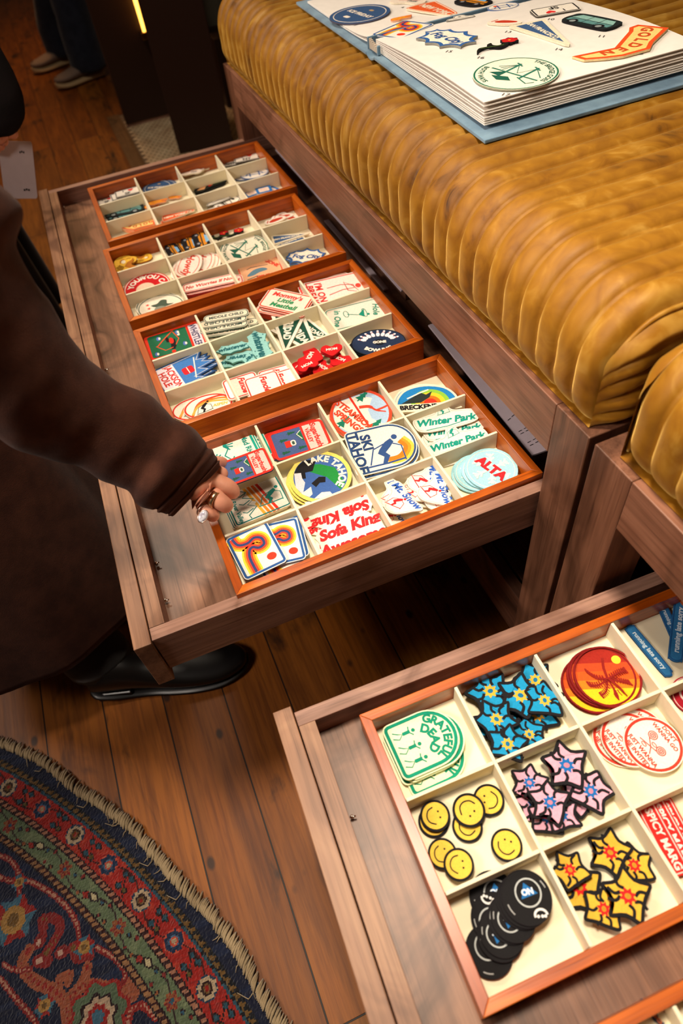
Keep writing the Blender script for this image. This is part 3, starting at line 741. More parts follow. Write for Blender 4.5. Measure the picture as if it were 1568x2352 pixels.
@design
def girldad():
    p = Patch(.085, .0024).plate([(-.5, .27), (-.46, .30), (.5, .03), (.5, -.03), (-.46, -.30), (-.5, -.27)], '#efe6d6', '#b9b39b'); p.fill([(-.45, .24), (.44, 0), (-.45, -.24)], '#17493a'); p.line([(-.36, .25), (-.36, -.25)], .02, '#efe6d6')
    p.text('GIRL', -.20, 0, .20, '#efe6d6', 0, 0, .02, .8); p.text('DAD', .08, .0, .15, '#efe6d6', 0, 0, .02, .9); return p
@design
def whatever():
    p = Patch(.062, .003).plate(scallop([(-.5, .0), (-.35, -.18), (-.1, -.22), (.2, -.18), (.45, -.14), (.5, .05), (.3, .2), (0, .16), (-.3, .2)], 6, -.02), '#8ec6c2', '#5f9c98'); p.text('whatever', 0, 0, .22, '#1d5f66', 0, .3, .02)
    for x in (-.3, -.1, .15, .3): p.fill(ell(.02, .012, x, .13 if x < 0 else -.12, 8), '#1d5f66')
    return p
@design
def funcle():
    p = Patch(.045).plate(rr(1, 1.15, .16), '#f6e9dc', CRM).ring(.045, '#dd3f34', .03); p.text('Funcle', 0, .05, .29, '#d3302c', 0, .3, .02); return p
@design
def heart():
    o = smooth([(0, -.42), (.28, -.2), (.48, .06), (.44, .30), (.22, .40), (0, .26), (-.22, .40), (-.44, .30), (-.48, .06), (-.28, -.2)], 4); p = Patch(.040).plate(o, '#d4161c', '#a01014').ring(.03, '#c41218', .01); p.text('MOM', 0, .06, .22, WHT, 0, 0, .01); return p
@design
def aspen():
    p = Patch(.072).plate(ell(.5, .33), '#f4e8d6', CRM)
    for k, c in enumerate(('#e43a22', '#ee7a22', '#f6a84a')): p.line(smooth([(-.34, -.20 + k * .02), (-.20, .10 - k * .03), (.05, .20 - k * .045), (.34, .20 - k * .07), (.44, .05)], 5, False), .04, c)
    skier(p, -.10, -.02, .45, BLK); p.text('ASPEN', .24, -.03, .10, '#e9b23a', 0, .2, .01); p.ring(.035, '#da3a2c', .012); return p
def idplate(name, a, b, col='#e02a2a'):
    def fn():
        p = Patch(.060, .0024).plate(rr(1, .56, .08), WHT, '#55504a').ring(.035, BLK, .02); p.text('I', -.16, .11, .20, BLK, 0, 0, .0)
        h = smooth([(0, -.42), (.28, -.2), (.48, .06), (.44, .30), (.22, .40), (0, .26), (-.22, .40), (-.44, .30), (-.48, .06), (-.28, -.2)], 3); p.fill(rot2(h, 0, .14, .11, .22), col)
        p.text(a, 0, -.12, .24, BLK, 0, 0, .01); return p
    D[name] = fn
idplate('sf', 'SF', ''); idplate('ny', 'NY', '')
@design
def bluedisc():
    p = Patch(.062).plate(ell(.5), '#34527c', '#5a5566').ring(.015, '#e7dccb', .06); p.text('ICE FRIDAY', 0, .0, .13, '#e7dccb', 0, 0, .02); p.fill(rr(.14, .08, .03, -.05, -.22), '#efe4d2'); p.fill(rr(.1, .06, .02, .02, .22), '#b89a6a'); return p
@design
def pinkish():
    p = Patch(.050, .0024).plate(smooth([(-.5, -.1), (-.4, .14), (-.1, .12), (.1, .26), (.4, .2), (.5, -.05), (.3, -.2), (0, -.14), (-.3, -.22)], 4), '#f3e2cf', CRM); p.line([(-.3, 0), (0, .05), (.3, .1)], .02, '#d9776a'); p.text('FREE', .12, .0, .14, '#3b4a4a', 0, 0, .01); return p
@design
def van():
    o = smooth([(-.5, -.12), (-.5, .08), (-.38, .24), (.38, .24), (.5, .1), (.5, -.12), (.36, -.22), (-.36, -.22)], 4)
    p = Patch(.072, .0026).plate(o, '#1c2626', BLK); p.fill([(-.44, .02), (-.34, .18), (.36, .18), (.44, .02)], '#8cb9b0'); p.fill([(-.44, .0), (.45, .0), (.44, -.12), (-.44, -.12)], '#5d8f8d')
    for x in (-.1, .16): p.line([(x, .18), (x, -.12)], .012, BLK)
    for x in (-.28, .28): p.fill(ell(.10, .10, x, -.14, 16), BLK); p.fill(ell(.055, .055, x, -.14, 14), '#8b9492')
    return p
@design
def hand():
    o = smooth([(-.5, -.1), (-.42, .16), (-.1, .2), (.2, .18), (.5, .16), (.46, .04), (.2, .04), (.42, -.06), (.36, -.16), (.0, -.14), (-.2, -.22)], 4); p = Patch(.042, .0024).plate(o, '#ee5b22', '#e9b497'); p.fill(inset(o, .035), '#f2a02a'); p.line([(-.2, .0), (.1, .02)], .02, '#e0521e'); p.line([(-.3, .08), (-.2, -.1)], .02, '#e0521e'); return p
@design
def branch():
    o = smooth([(-.5, -.16), (-.44, .06), (-.2, .16), (.02, .2), (.3, .14), (.5, .16), (.42, .04), (.16, -.02), (-.08, -.1), (-.3, -.24)], 4); p = Patch(.07, .0026).plate(o, '#171a12', BLK); p.fill([(-.42, -.1), (-.3, .06), (-.12, .06), (-.2, -.1)], '#dda06a'); p.fill([(-.05, .1), (.1, .14), (.05, .02)], '#d98e52'); p.fill(ell(.05, .04, -.02, .04, 10), RED); p.line([(.1, .08), (.4, .12)], .02, '#4c6a2c'); return p
@design
def bridge():
    p = Patch(.070).plate(ell(.5, .36), WHT, '#3b5f9a').ring(.03, '#2b5797', .01); p.line(ell(.30, .2, 0, -.1, 20, 0, 180), .03, '#2b5797'); p.line([(-.42, -.08), (.42, -.08)], .03, '#2b5797'); p.fill(ell(.09, .07, -.2, .12, 14), '#ee5a2a')
    for x in (-.16, .16): p.line([(x, -.2), (x, .18)], .035, '#2b5797')
    return p
@design
def golden():
    o = [(-.5, .20), (-.5, -.10), (-.40, -.14), (-.30, -.10), (.14, -.04), (.46, -.30), (.50, -.16), (.40, .0), (.30, .12), (.06, .26), (-.1, .22)]
    p = Patch(.080, .0026).plate(o, '#e4501e', '#e9cf9a'); p.fill(inset(o, .04), '#f3cf7c')
    for ch, x, y, a in (('G', -.40, .03, -80), ('O', -.26, .06, -85), ('L', -.12, .09, -88), ('D', .02, .09, -100), ('E', .15, .03, -115), ('N', .27, -.06, -125)): p.text(ch, x, y, .15, '#c84a1e', a + 90, 0, .02)
    return p
@design
def nypen():
    o = smooth([(-.5, -.22), (-.46, .2), (-.3, .22), (.46, .10), (.5, 0), (.44, -.08), (-.3, -.26)], 3); p = Patch(.060, .0024).plate(o, '#e85f2a', CRM); p.text('NEW YORK', 0, -.02, .16, CRM, 0, 0, .02); p.ring(.02, '#f6ddc0', .012); return p
@design
def bwcar():
    o = smooth([(-.5, -.2), (-.46, .0), (-.25, .06), (-.15, .24), (.15, .26), (.28, .08), (.5, .0), (.46, -.2)], 4); p = Patch(.055, .0024).plate(o, WHT, '#8a857a').ring(.025, '#3a3d3a', .02); p.fill(ell(.07, .04, 0, .08, 10), '#2c332d'); p.line([(-.3, -.1), (0, -.02), (.3, -.1)], .02, '#3a3d3a'); return p
@design
def bluesq():
    p = Patch(.042, .0024).plate(rr(1, .8, .06), '#2a72b8', CRM); p.fill(rr(.66, .48, .04), '#f3dccb'); p.text('ZZ', 0, 0, .3, '#e08a7a', 0, 0, .01) if 0 else p.line([(-.2, .1), (.2, .1), (-.2, -.1), (.2, -.1)], .04, '#e08a7a'); return p
@design
def pretzel():
    p = Patch(.050, .003).plate(smooth([(-.5, .0), (-.42, .22), (-.18, .28), (0, .16), (.18, .28), (.42, .22), (.5, 0), (.36, -.2), (.1, -.27), (-.1, -.27), (-.36, -.2)], 4), '#b06a18', '#a86418')
    pts = smooth([(-.1, -.2), (.2, .02), (.28, .2), (.42, .06), (.34, -.14), (.05, -.2), (-.05, -.2), (-.34, -.14), (-.42, .06), (-.28, .2), (-.2, .02), (.1, -.2)], 5, False)
    p.line(pts, .13, '#e8b53a'); p.fill(ell(.08, .06, -.22, .0, 12), '#efe1bf'); p.fill(ell(.08, .06, .22, .0, 12), '#efe1bf')
    for q in pts[4::7]: p.fill(ell(.014, .014, q[0], q[1], 6), '#a86418')
    return p
@design
def taxi():
    o = smooth([(-.5, -.1), (-.4, .2), (0, .26), (.4, .2), (.5, -.1), (.3, -.24), (-.3, -.24)], 4); p = Patch(.042, .0026).plate(o, BLK, BLK); p.fill([(-.4, -.08), (-.3, .12), (.34, .12), (.42, -.08)], '#d98a1c'); p.fill([(-.2, .1), (-.1, .2), (.2, .2), (.26, .1)], '#7db2da'); p.line([(-.38, .0), (.4, .0)], .03, BLK)
    for x in (-.24, .24): p.fill(ell(.09, .09, x, -.12, 14), '#2b2b2e'); p.fill(ell(.045, .045, x, -.12, 12), '#9a9aa2')
    return p
@design
def rose():
    st = smooth([(-.5, -.30), (-.40, -.12), (-.20, -.05), (.02, -.16), (.22, .02), (.18, .10), (0, -.04), (-.12, .02), (-.14, .16), (-.24, .08), (-.22, -.02), (-.42, -.06), (-.5, -.2)], 4)
    p = Patch(.064, .003).plate(st, '#15180f', BLK); fl = [(.26 + (.21 if k % 2 else .16) * math.cos(k * math.pi / 6), .18 + (.17 if k % 2 else .12) * math.sin(k * math.pi / 6)) for k in range(12)]
    p._add([(x, y, 0) for x, y in smooth(fl, 3)] + [(x, y, p.T) for x, y in smooth(fl, 3)], [(i, (i + 1) % 36, 36 + (i + 1) % 36, 36 + i) for i in range(36)], lin(BLK))
    p.fill(smooth(fl, 3), '#2a0d0f'); [p.fill(ell(.085, .065, .26 + .10 * math.cos(k * 1.257), .18 + .08 * math.sin(k * 1.257), 14), '#c91f1e') for k in range(5)]; p.fill(ell(.03, .03, .26, .18, 10), '#d9b02c'); p.line([(-.4, -.1), (-.1, -.08), (.1, -.05)], .02, '#4d6b2a'); return p
@design
def lobster():
    o = smooth([(-.5, -.14), (-.4, .16), (-.1, .12), (.1, .22), (.45, .14), (.5, -.06), (.2, -.2), (-.2, -.24)], 4); p = Patch(.06, .0024).plate(o, '#f4e6d6', CRM); p.fill(smooth([(-.3, -.05), (-.1, .1), (.3, .1), (.36, .0), (.1, -.1), (-.2, -.14)], 3), '#c43a20'); p.line([(-.4, -.1), (-.3, .1)], .04, '#c43a20'); return p
@design
def youcan():
    p = Patch(.078).plate(ell(.5), '#c9141b', CRM).ring(.02, WHT, .02); p.fill(ell(.20, .20, 0, -.06, 24), '#ecc9b0'); p.text('YOU CAN', 0, 0, .17, WHT, bold=.02, arc=(.34, 75, 1)); p.text('YOUR', 0, 0, .17, WHT, bold=.02, arc=(.34, 172, 1)); return p
@design
def howdy():
    p = Patch(.052, .0026).plate(smooth([(-.5, 0), (-.4, .28), (-.1, .36), (.2, .33), (.46, .2), (.5, -.06), (.34, -.3), (0, -.34), (-.36, -.27)], 4), '#f7e6d8', '#e9d6c4').ring(.02, '#e2543e', .07); p.text('Howdy', 0, 0, .3, '#d8402f', 0, .3, .006); return p
@design
def bothways():
    p = Patch(.078).plate(ell(.5), '#f3e8d2', '#9a9a86').ring(.022, '#1d6a52', .008); p.text('THE BRIDGE GOES', 0, 0, .088, '#1d5c4a', bold=.015, arc=(.41, 45, 1)); p.text('BOTH WAYS', 0, 0, .088, '#1d5c4a', bold=.015, arc=(.41, 218, -1))
    for x in (-.12, .14): p.line([(x, -.12), (x, .26)], .028, '#2d7360'); p.line([(x - .06, .26), (x + .06, .2)], .02, '#2d7360')
    for k in range(3): p.line([(-.3 + k * .05, .06 - k * .03), (-.12, .22), (.02, .0), (.14, .22), (.34, .02)], .012, '#2d7360')
    p.line([(-.34, -.02), (.36, -.06)], .022, '#2d7360'); p.fill([(-.28, -.14), (-.12, -.02), (-.10, -.18)], '#1d5c4a'); p.fill([(-.2, -.2), (.0, -.14), (.1, -.22), (-.06, -.28)], '#1d5c4a'); p.line([(.1, -.1), (.3, -.2), (.36, -.12)], .014, '#2d7360'); return p
@design
def sfpen():
    p = Patch(.080, .0024).plate([(-.5, .22), (.46, .03), (.5, 0), (.46, -.03), (-.5, -.22)], '#efe3c6', CRM); p.fill([(-.45, .16), (.38, .0), (-.45, -.16)], '#3c5c88'); p.text('SAN FRANCISCO', -.12, .0, .09, '#efe3c6', 0, 0, .02); return p
@design
def cowboy():
    p = Patch(.078).plate(ell(.5, .42), '#f2e8d4', CRM).ring(.022, '#4a6252', .02); p.fill(smooth([(-.22, .04), (-.1, .1), (-.04, .22), (.08, .22), (.12, .1), (.26, .1), (.1, .0), (-.1, -.02)], 4), '#4a5a4a')
    st = [(.05 * (1 if k % 2 else .42) * math.cos(k * math.pi / 5 + 1.57 + .63), .05 * (1 if k % 2 else .42) * math.sin(k * math.pi / 5 + 1.57 + .63)) for k in range(10)]
    p.fill([(x - .3, y + .06) for x, y in st], RED); p.fill([(x - .24, y - .06) for x, y in st], RED); p.fill(ell(.14, .1, .02, -.08, 16), '#8a9080'); return p
@design
def worries():
    p = Patch(.088).plate(rr(1, .27, .08), '#f6e4d6', '#b3262a').ring(.018, '#dc4234', .012); p.text('No Worries If Not', 0, 0, .115, '#d03a2e', 0, .25, .012); return p
@design
def gonefish():
    p = Patch(.078).plate(rr(1, .72, .10), '#eeb388', '#c93b2b').ring(.025, '#dc3a2c', .012); p.text('GONE', .30, .18, .13, '#cf3426', -50, 0, .03); p.text('FISHING', .1, -.20, .13, '#cf3426', 0, 0, .03)
    p.fill(smooth([(-.34, -.08), (-.16, .08), (.06, .1), (.16, .0), (-.05, -.04), (-.2, -.1)], 3), '#5d8295'); p.line([(-.3, .14), (-.2, .18), (.2, .16)], .014, '#2e3f3c'); p.line([(-.36, -.2), (-.1, -.14)], .02, '#2e5a52'); return p
@design
def fog():
    o = scallop([(-.5, -.02), (-.36, -.26), (-.08, -.31), (.22, -.29), (.46, -.14), (.46, .10), (.28, .26), (.0, .31), (-.28, .24), (-.45, .14)], 7, -.045)
    p = Patch(.066, .003).plate(o, '#2f5f9f', '#97958c'); p.fill(inset(o, .05), '#f4ead6'); p.text('Fog City', 0, -.02, .19, '#1f4c8a', -4, .25, .02); return p
@design
def rdead():
    p = Patch(.066, .0024).plate(arch(1, 1.2, .12), '#f3f2c8', '#cfe0b0'); p.text('GRATEFUL', 0, .04, .20, '#0b8a6a', bold=.03, arc=(.36, 90, 1)); p.text('DEAD', 0, -.04, .21, '#0b8a6a', bold=.03, arc=(.22, 90, 1))
    for x in (-.24, .02, .26):
        p.line([(x, -.16), (x, -.30)], .05, '#0b8a6a'); p.fill(ell(.035, .035, x, -.10, 10), '#0b8a6a'); p.line([(x - .09, -.16), (x, -.19), (x + .08, -.12)], .018, '#0b8a6a'); p.line([(x - .08, -.46), (x - .03, -.38), (x, -.30), (x + .07, -.38), (x + .02, -.48)], .016, '#0b8a6a')
    p.ring(.058, '#0b9070', .026); return p
def blob(name, c, c2, ruff, seed):
    def fn():
        rnd = random.Random(seed); n = 11; o = smooth([((.40 + (.11 if k % 2 else -.05) + rnd.uniform(-.03, .03)) * math.cos(k * 6.283 / n), (.40 + (.11 if k % 2 else -.05) + rnd.uniform(-.03, .03)) * math.sin(k * 6.283 / n)) for k in range(n)], 4)
        p = Patch(.048, .003).plate(o, BLK, BLK); p.fill(inset(o, .065), c)
        for a in range(6):
            t = a * 1.047 + rnd.random(); p.line(smooth([(.14 * math.cos(t), .14 * math.sin(t)), (.24 * math.cos(t + .35), .24 * math.sin(t + .35)), (.38 * math.cos(t + .15), .38 * math.sin(t + .15))], 3, False), .05, BLK)
        rf = [((.16 if k % 2 else .10) * math.cos(k * .3927), (.16 if k % 2 else .10) * math.sin(k * .3927)) for k in range(16)]
        p.fill(rf, ruff); p.fill(ell(.06, .05, .0, .0, 12), c2); return p
    D[name] = fn
for i in range(3): blob('blob_blue%d' % i, '#1592c4', '#0e6f9a', '#e9b03a', 3 + i); blob('blob_pink%d' % i, '#e3a5ba', '#c98299', '#1567ae', 13 + i); blob('blob_yellow%d' % i, '#dfb13a', '#b98a22', '#e2201e', 23 + i)
@design
def palm():
    p = Patch(.066, .0024).plate(ell(.5), '#9c1a14', '#5d0f10')
    def cut(y0, y1, c): p.fill([q for q in ell(.47, .47, 0, 0, 60) if y0 <= q[1] <= y1], c)
    cut(-.47, .47, '#a02416'); cut(-.25, .47, '#c8471c'); cut(-.14, .47, '#e5571a'); cut(.04, .47, '#f07c1a'); cut(.17, .47, '#f4c21e')
    p.fill(ell(.07, .07, -.20, -.28, 16), '#f5cf3a')
    p.line([(.0, -.32), (.02, -.15), (.0, .04)], .035, '#8c1a12')
    for a in (60, 100, 15, 165, -25, 205, 125):
        t = math.radians(a); e = (.32 * math.cos(t), .04 + .30 * math.sin(t)); mid = (.18 * math.cos(t + .15), .06 + .18 * math.sin(t + .15)); cv = smooth([(0, .04), mid, e], 5, False); p.line(cv, .022, '#8c1a12')
        for q in cv[2:]: p.line([q, (q[0] + .02, q[1] - .055)], .014, '#8c1a12'); p.line([q, (q[0] - .03, q[1] + .045)], .012, '#8c1a12')
    p.ring(.03, '#7d1414'); return p
@design
def late():
    o = smooth([(-.5, 0), (-.47, .07), (-.40, .09), (.38, .09), (.44, .06), (.5, .03), (.48, -.05), (.38, -.09), (-.40, -.09), (-.47, -.07)], 3); p = Patch(.082, .0024).plate(o, '#2a6fa6', '#1d4f80').ring(.016, '#1a4f88', .006); p.text('running late sorry', 0, 0, .10, '#cfe2ee', 0, 0, .005); return p
@design
def smiley():
    p = Patch(.032, .002).plate(ell(.5), '#e9bf48', '#1a1512'); p.ring(.075, BLK); p.line(smooth([(-.27, .02), (-.22, -.16), (-.05, -.27), (.14, -.24), (.27, -.06)], 4, False), .035, BLK); p.fill(ell(.035, .035, -.09, .14, 10), BLK); p.fill(ell(.035, .035, .11, .14, 10), BLK); return p
@design
def invited():
    p = Patch(.062, .0022).plate(ell(.5), '#f3e6da', CRM).ring(.05, '#de3d2c', .018); p.text("DON'T", .0, .36, .10, '#d8422f', 0, 0, .015); p.text('WANNA GO', .0, .26, .10, '#d8422f', 0, 0, .015); p.text('JUST WANNA', 0, -.24, .105, '#d8422f', 0, 0, .015); p.text('BE INVITED', 0, -.35, .105, '#d8422f', 0, 0, .015)
    for x, y in ((-.12, .10), (.16, .02)):
        for r in (.08, .05, .022): p.line(ell(r, r * .9, x, y, 14), .014, '#d8422f', True)
    p.line([(-.12, .02), (.02, -.08), (.10, -.18)], .014, '#d8422f'); p.line([(.12, -.05), (-.02, -.08), (-.2, -.12)], .014, '#d8422f'); p.line(ell(.05, .025, .02, .0, 10), .012, '#d8422f', True); p.line(ell(.05, .025, -.08, -.14, 10), .012, '#d8422f', True); return p
@design
def spicy():
    p = Patch(.078, .0022).plate(rr(1, .30, .05), '#d92a24', '#b01c1a').ring(.018, '#f5d9d0', .022); p.text('SPICY MARG', 0, 0, .155, '#fbe9e2', 0, 0, .012); return p
@design
def rosered():
    p = Patch(.06).plate(ell(.5), '#b3182c', '#7c1020').ring(.02, '#f2dcd8', .03)
    for r in (.3, .2, .1): p.line(ell(r, r * .8, 0, 0, 20), .04, '#f2dcd8', True)
    return p
@design
def ball():
    p = Patch(.050, .0021).plate(ell(.5), '#131113', BLK).ring(.02, '#1d1a1d', .0); p.line(ell(.25, .25, .05, .08, 30), .025, '#b9bdbb', True); p.fill([(-.10, -.03), (-.01, .26), (.24, .06)], '#1f6bab'); p.text('ON', .04, .09, .15, '#dfe9f2', 8, 0, .03)
    p.line(ell(.40, .40, 0, 0, 12, 195, 225), .018, '#a8a8a6'); p.line(ell(.43, .43, 0, 0, 8, 20, 40), .016, '#a8a8a6'); p.line(ell(.12, .10, .22, -.32, 14, 0, 200), .035, '#e9e6e2'); 
    for x in (.16, .24, .30): p.fill(ell(.03, .03, x, -.34, 8), '#e9e6e2')
    return p
@design
def chain():
    p = Patch(.06, .0026).plate(smooth([(-.5, 0), (-.3, .12), (-.1, .04), (.1, .14), (.3, .04), (.5, .1), (.44, -.06), (.2, -.14), (0, -.06), (-.2, -.14)], 4), '#3a3d52', BLK)
    for x in (-.35, -.12, .1, .33): p.line(ell(.09, .05, x, 0, 12), .03, '#c8641e', True)
    return p
@design
def greenrect():
    p = Patch(.07, .0024).plate(rr(1, .8, .08), '#0e7a4a', '#0a5636').ring(.03, '#0a5636', .02); p.fill(ell(.15, .12, 0, 0, 16), '#e9dfb8'); return p
MESHES = {}
def patch_mesh(k):
    if k not in MESHES: MESHES[k] = D[k]().mesh('embroidered_patch')
    return MESHES[k]
def place(k, A, B, lift, label, group=None, roll=0.0, name='embroidered_patch', parent=None, base=-0.0298, face=0.0, size=None):
    """A, B: the two ends of the patch's reading direction as seen in the photo; lift: height above the liner (or a pair).
    face: degrees the patch leans back so that it faces the near side; its lowest point then stays at the lift height"""
    la, lb = lift if isinstance(lift, tuple) else (lift, lift)
    me = patch_mesh(k); h = 0.0
    for it in range(4):
        a = at(A[0], A[1], base + la + h); b = at(B[0], B[1], base + lb + h)
        X = (b - a); w = size or X.length; X.normalize()
        Y = Vector((0, 0, 1)).cross(X).normalized(); Zv = X.cross(Y)
        R = Matrix.Rotation(math.radians(roll), 3, X) if roll else Matrix.Identity(3)
        if face: R = Matrix.Rotation(math.radians(face), 3, Vector((1, 0, 0))) @ R
        X2 = R @ X; Y = R @ Y; Zv = R @ Zv
        s = w / D_W[k]
        if not (face or roll): break
        h = -min(X2.z * v.co.x * s + Y.z * v.co.y * s for v in me.vertices)
    o = bpy.data.objects.new(name, me); COL.objects.link(o)
    mtx = Matrix(((X2.x * s, Y.x * s, Zv.x, 0), (X2.y * s, Y.y * s, Zv.y, 0), (X2.z * s, Y.z * s, Zv.z, 0), (0, 0, 0, 1)))
    mtx.translation = (a + b) / 2
    if parent: o.parent = parent
    o.matrix_world = mtx
    if label: tag(o, label, 'patch', group)
    return o
class _DW(dict):
    def __missing__(s, k):
        me = patch_mesh(k); xs = [v.co.x for v in me.vertices]; s[k] = max(xs) - min(xs); return s[k]
D_W = _DW()
def C(cx, cy, r, ang):
    a = math.radians(ang); return ((cx - r * math.cos(a), cy - r * math.sin(a)), (cx + r * math.cos(a), cy + r * math.sin(a)))
ORD = ['on top of its pile'] + [w + ' from the top' for w in ('second', 'third', 'fourth', 'fifth', 'sixth', 'seventh')]
def pile(k, label, pts, group=None, z0=0.0004, dz=0.0024, roll=0, where=None, lean=0.0, base=-0.0298, face=2):
    n = len(pts)
    for i, (A, B) in enumerate(pts):       # listed from the bottom up
        ks = k[i % len(k)] if isinstance(k, list) else k
        if where: lb = label + ', ' + where[i]
        elif n == 1: lb = label
        else: lb = label + ', ' + (ORD[n - 1 - i] if n - 1 - i < len(ORD) and not (i == 0 and n > 3) else 'lowest of its pile')
        z = z0 + i * dz
        r = roll[i] if isinstance(roll, list) else roll
        fc = face[i] if isinstance(face, list) else face
        place(ks, A, B, z, lb, (group or label) if n > 1 else None, r, base=base, face=fc)
# ---- nearest tray of the long drawer
pile('madriv', 'white patch with teal border and teal plants', [C(566, 1030, 31, 62), C(562, 1033, 32, 64), C(540, 1040, 34, 64), C(536, 1043, 34, 64)], 'teal bordered plant patches', face=4)
pile('sugar', 'dark blue patch with red border and gondola', [C(676, 1012, 30, 66), C(681, 1011, 30, 66), C(688, 1012, 31, 67)], 'red bordered gondola patches', face=5)
pile('steam', 'round orange bordered patch with skier and pines', [C(827, 957, 61, 24), C(830, 952, 62, 25)], 'round ski patches with pines', lean=0.004, face=9)
pile('breck', 'half round rainbow patch over black lettering', [C(985, 925, 66, -3), C(968, 912, 72, -9), C(979, 915, 77, -6)], 'half round rainbow patches', dz=0.004, face=7)
pile('valley', 'ski jumper patch with orange stripes', [C(583, 1157, 41, 63), C(586, 1153, 41, 63), C(590, 1150, 41, 63)], 'striped ski jumper patches', face=0)
pile('lake', 'round patch with yellow border and green lake shore', [C(729, 1107, 66, 16), C(733, 1102, 66, 15), C(737, 1096, 67, 14)], 'yellow bordered lake patches', dz=0.003, face=7)
pile('ski', 'arched cream patch with blue skier and lettering', [C(888, 1040, 44, 66), C(880, 1030, 45, 67)], 'arched blue skier patches', z0=0.010, dz=0.004, face=[9, 12])
pile('winter', 'cream contour patch with teal script and skier', [C(1056, 1035, 68, -18), C(1038, 1000, 70, -8), C(1040, 985, 70, -9), C(1048, 1012, 72, -16), C(1023, 962, 76, -9)], 'teal script patches',
     where=['lowest at the near divider', 'peeking under the upper one', 'second from the top at the back', 'leaning at the front right', 'uppermost at the back'], dz=0.0028, face=4)
pile('alta', 'round pale blue snowflake patch with red letters', [C(1090, 1092, 50, 30), C(1096, 1087, 50, 30), C(1114, 1082, 52, 28), C(1128, 1079, 56, 33)], 'pale blue snowflake patches', face=5)
pile('wave', 'orange wave patch with blue border', [C(642, 1290, 48, -28), C(630, 1275, 50, -30), C(652, 1240, 50, -14), C(645, 1247, 50, -14), C(588, 1265, 54, -25)], 'orange wave patches', dz=0.0032, face=8,
     where=['lowest against the near tray wall', 'tilted under the others', 'behind at the right', 'second from the top', 'uppermost at the left'])
pile('sofa', 'white contour patch with red script', [C(770, 1185, 78, 162), C(778, 1168, 78, 162), C(805, 1245, 82, -17), C(806, 1228, 82, -17)], 'red script contour patches',
     where=['under the upside down one', 'upside down at the back', 'lower one at the front', 'upper one at the front'], face=4)
pile('mtsnow', 'small white patch with red skier and blue script', [C(905, 1185, 40, 30), C(985, 1140, 40, 40), C(960, 1112, 40, 20), C(1020, 1150, 40, 50), C(965, 1128, 38, 35), C(985, 1108, 42, 60), C(1008, 1128, 45, 48), C(915, 1140, 46, 24), C(927, 1148, 50, 24)], 'red skier script patches',
     where=['at the near left under the others', 'in the middle under the others', 'small piece showing at the back', 'at the near right', 'between the two upper ones', 'standing at the back right', 'uppermost at the right', 'just beneath the uppermost left one', 'uppermost at the left'], dz=0.0018, face=2)
# ---- third tray
pile('whistler', 'green patch with red border and skier', [C(397, 803, 24, 68), C(400, 799, 24, 68), C(402, 794, 24, 68), C(404, 785, 26, 70)], 'green red bordered skier patches', face=6)
pile('middle', 'long pill shaped patch with dark green letters', [C(525, 770, 50, 168), C(543, 748, 52, -11), C(521, 762, 54, 170), C(516, 752, 54, -11), C(514, 752, 56, 169), C(512, 741, 56, 169), C(520, 728, 52, -11)], 'pill shaped lettered patches',
     where=['lowest at the near divider', 'sticking out at the right', 'second lowest', 'in the middle of its pile', 'upside down at the front', 'just behind the front one', 'uppermost at the back'], dz=0.0026, lean=0, face=5)
pile('meatball', 'red edged patch with green and red script', [C(640, 718, 42, 12), C(642, 716, 42, 12), C(638, 713, 42, 13), C(641, 711, 42, 12), C(644, 708, 44, 8), C(660, 700, 50, 9), C(657, 694, 51, 9)], 'red edged script patches', dz=0.0032, face=5)
pile('onbreak', 'cream patch with red border and golfer', [C(756, 668, 26, 62), C(775, 667, 27, 64)], 'red golfer patches', lean=0.004, z0=0.006, roll=0, face=7)
pile('jackson', 'blue pennant with zigzag end and red cable car', [C(436, 862, 27, 52), C(439, 866, 27, 50), C(441, 858, 27, 58), C(428, 855, 30, 53)], 'blue zigzag pennants', dz=0.003, face=4)
pile('whatever', 'pale teal patch with dark script', [C(548, 833, 46, -6), C(590, 822, 40, -10), C(560, 822, 44, 170), C(590, 812, 38, 140), C(535, 802, 40, -14), C(597, 797, 36, 70)], 'pale teal script patches',
     where=['lowest at the near divider', 'lying at the right', 'upside down in the middle', 'turned behind the top one', 'uppermost at the left', 'uppermost at the right'], dz=0.003, face=2)
pile('girldad', 'green pennant with cream letters', [C(712, 790, 50, 30), C(722, 765, 48, 22), C(695, 780, 52, 45), C(660, 762, 46, 96)], 'green lettered pennants', where=['lowest near the front', 'pointing right at the back', 'slanting in the middle', 'upright at the left on top'], dz=0.003, face=2)
pile('holeone', 'cream patch with green border and cocktail glass', [C(812, 719, 23, 60), C(818, 724, 24, 62)], 'green cocktail patches', lean=0.003, z0=0.004, face=5)
pile('aspen', 'oval patch with red border and black skier', [C(450, 940, 56, -12), C(479, 934, 58, -14)], 'oval black skier patches', face=5)
pile('funcle', 'small cream patch with red script and border', [C(628, 890, 22, 66), C(598, 890, 22, 66), C(575, 893, 22, 66), C(636, 868, 22, 68), C(600, 885, 22, 66), C(556, 888, 23, 66), C(645, 878, 23, 64), C(606, 885, 23, 66)], 'small red script patches',
     where=['lowest at the right', 'hidden in the middle', 'just right of the left one', 'at the back right', 'under the middle one', 'leftmost', 'rightmost on top', 'uppermost in the middle'], dz=0.002, face=3)
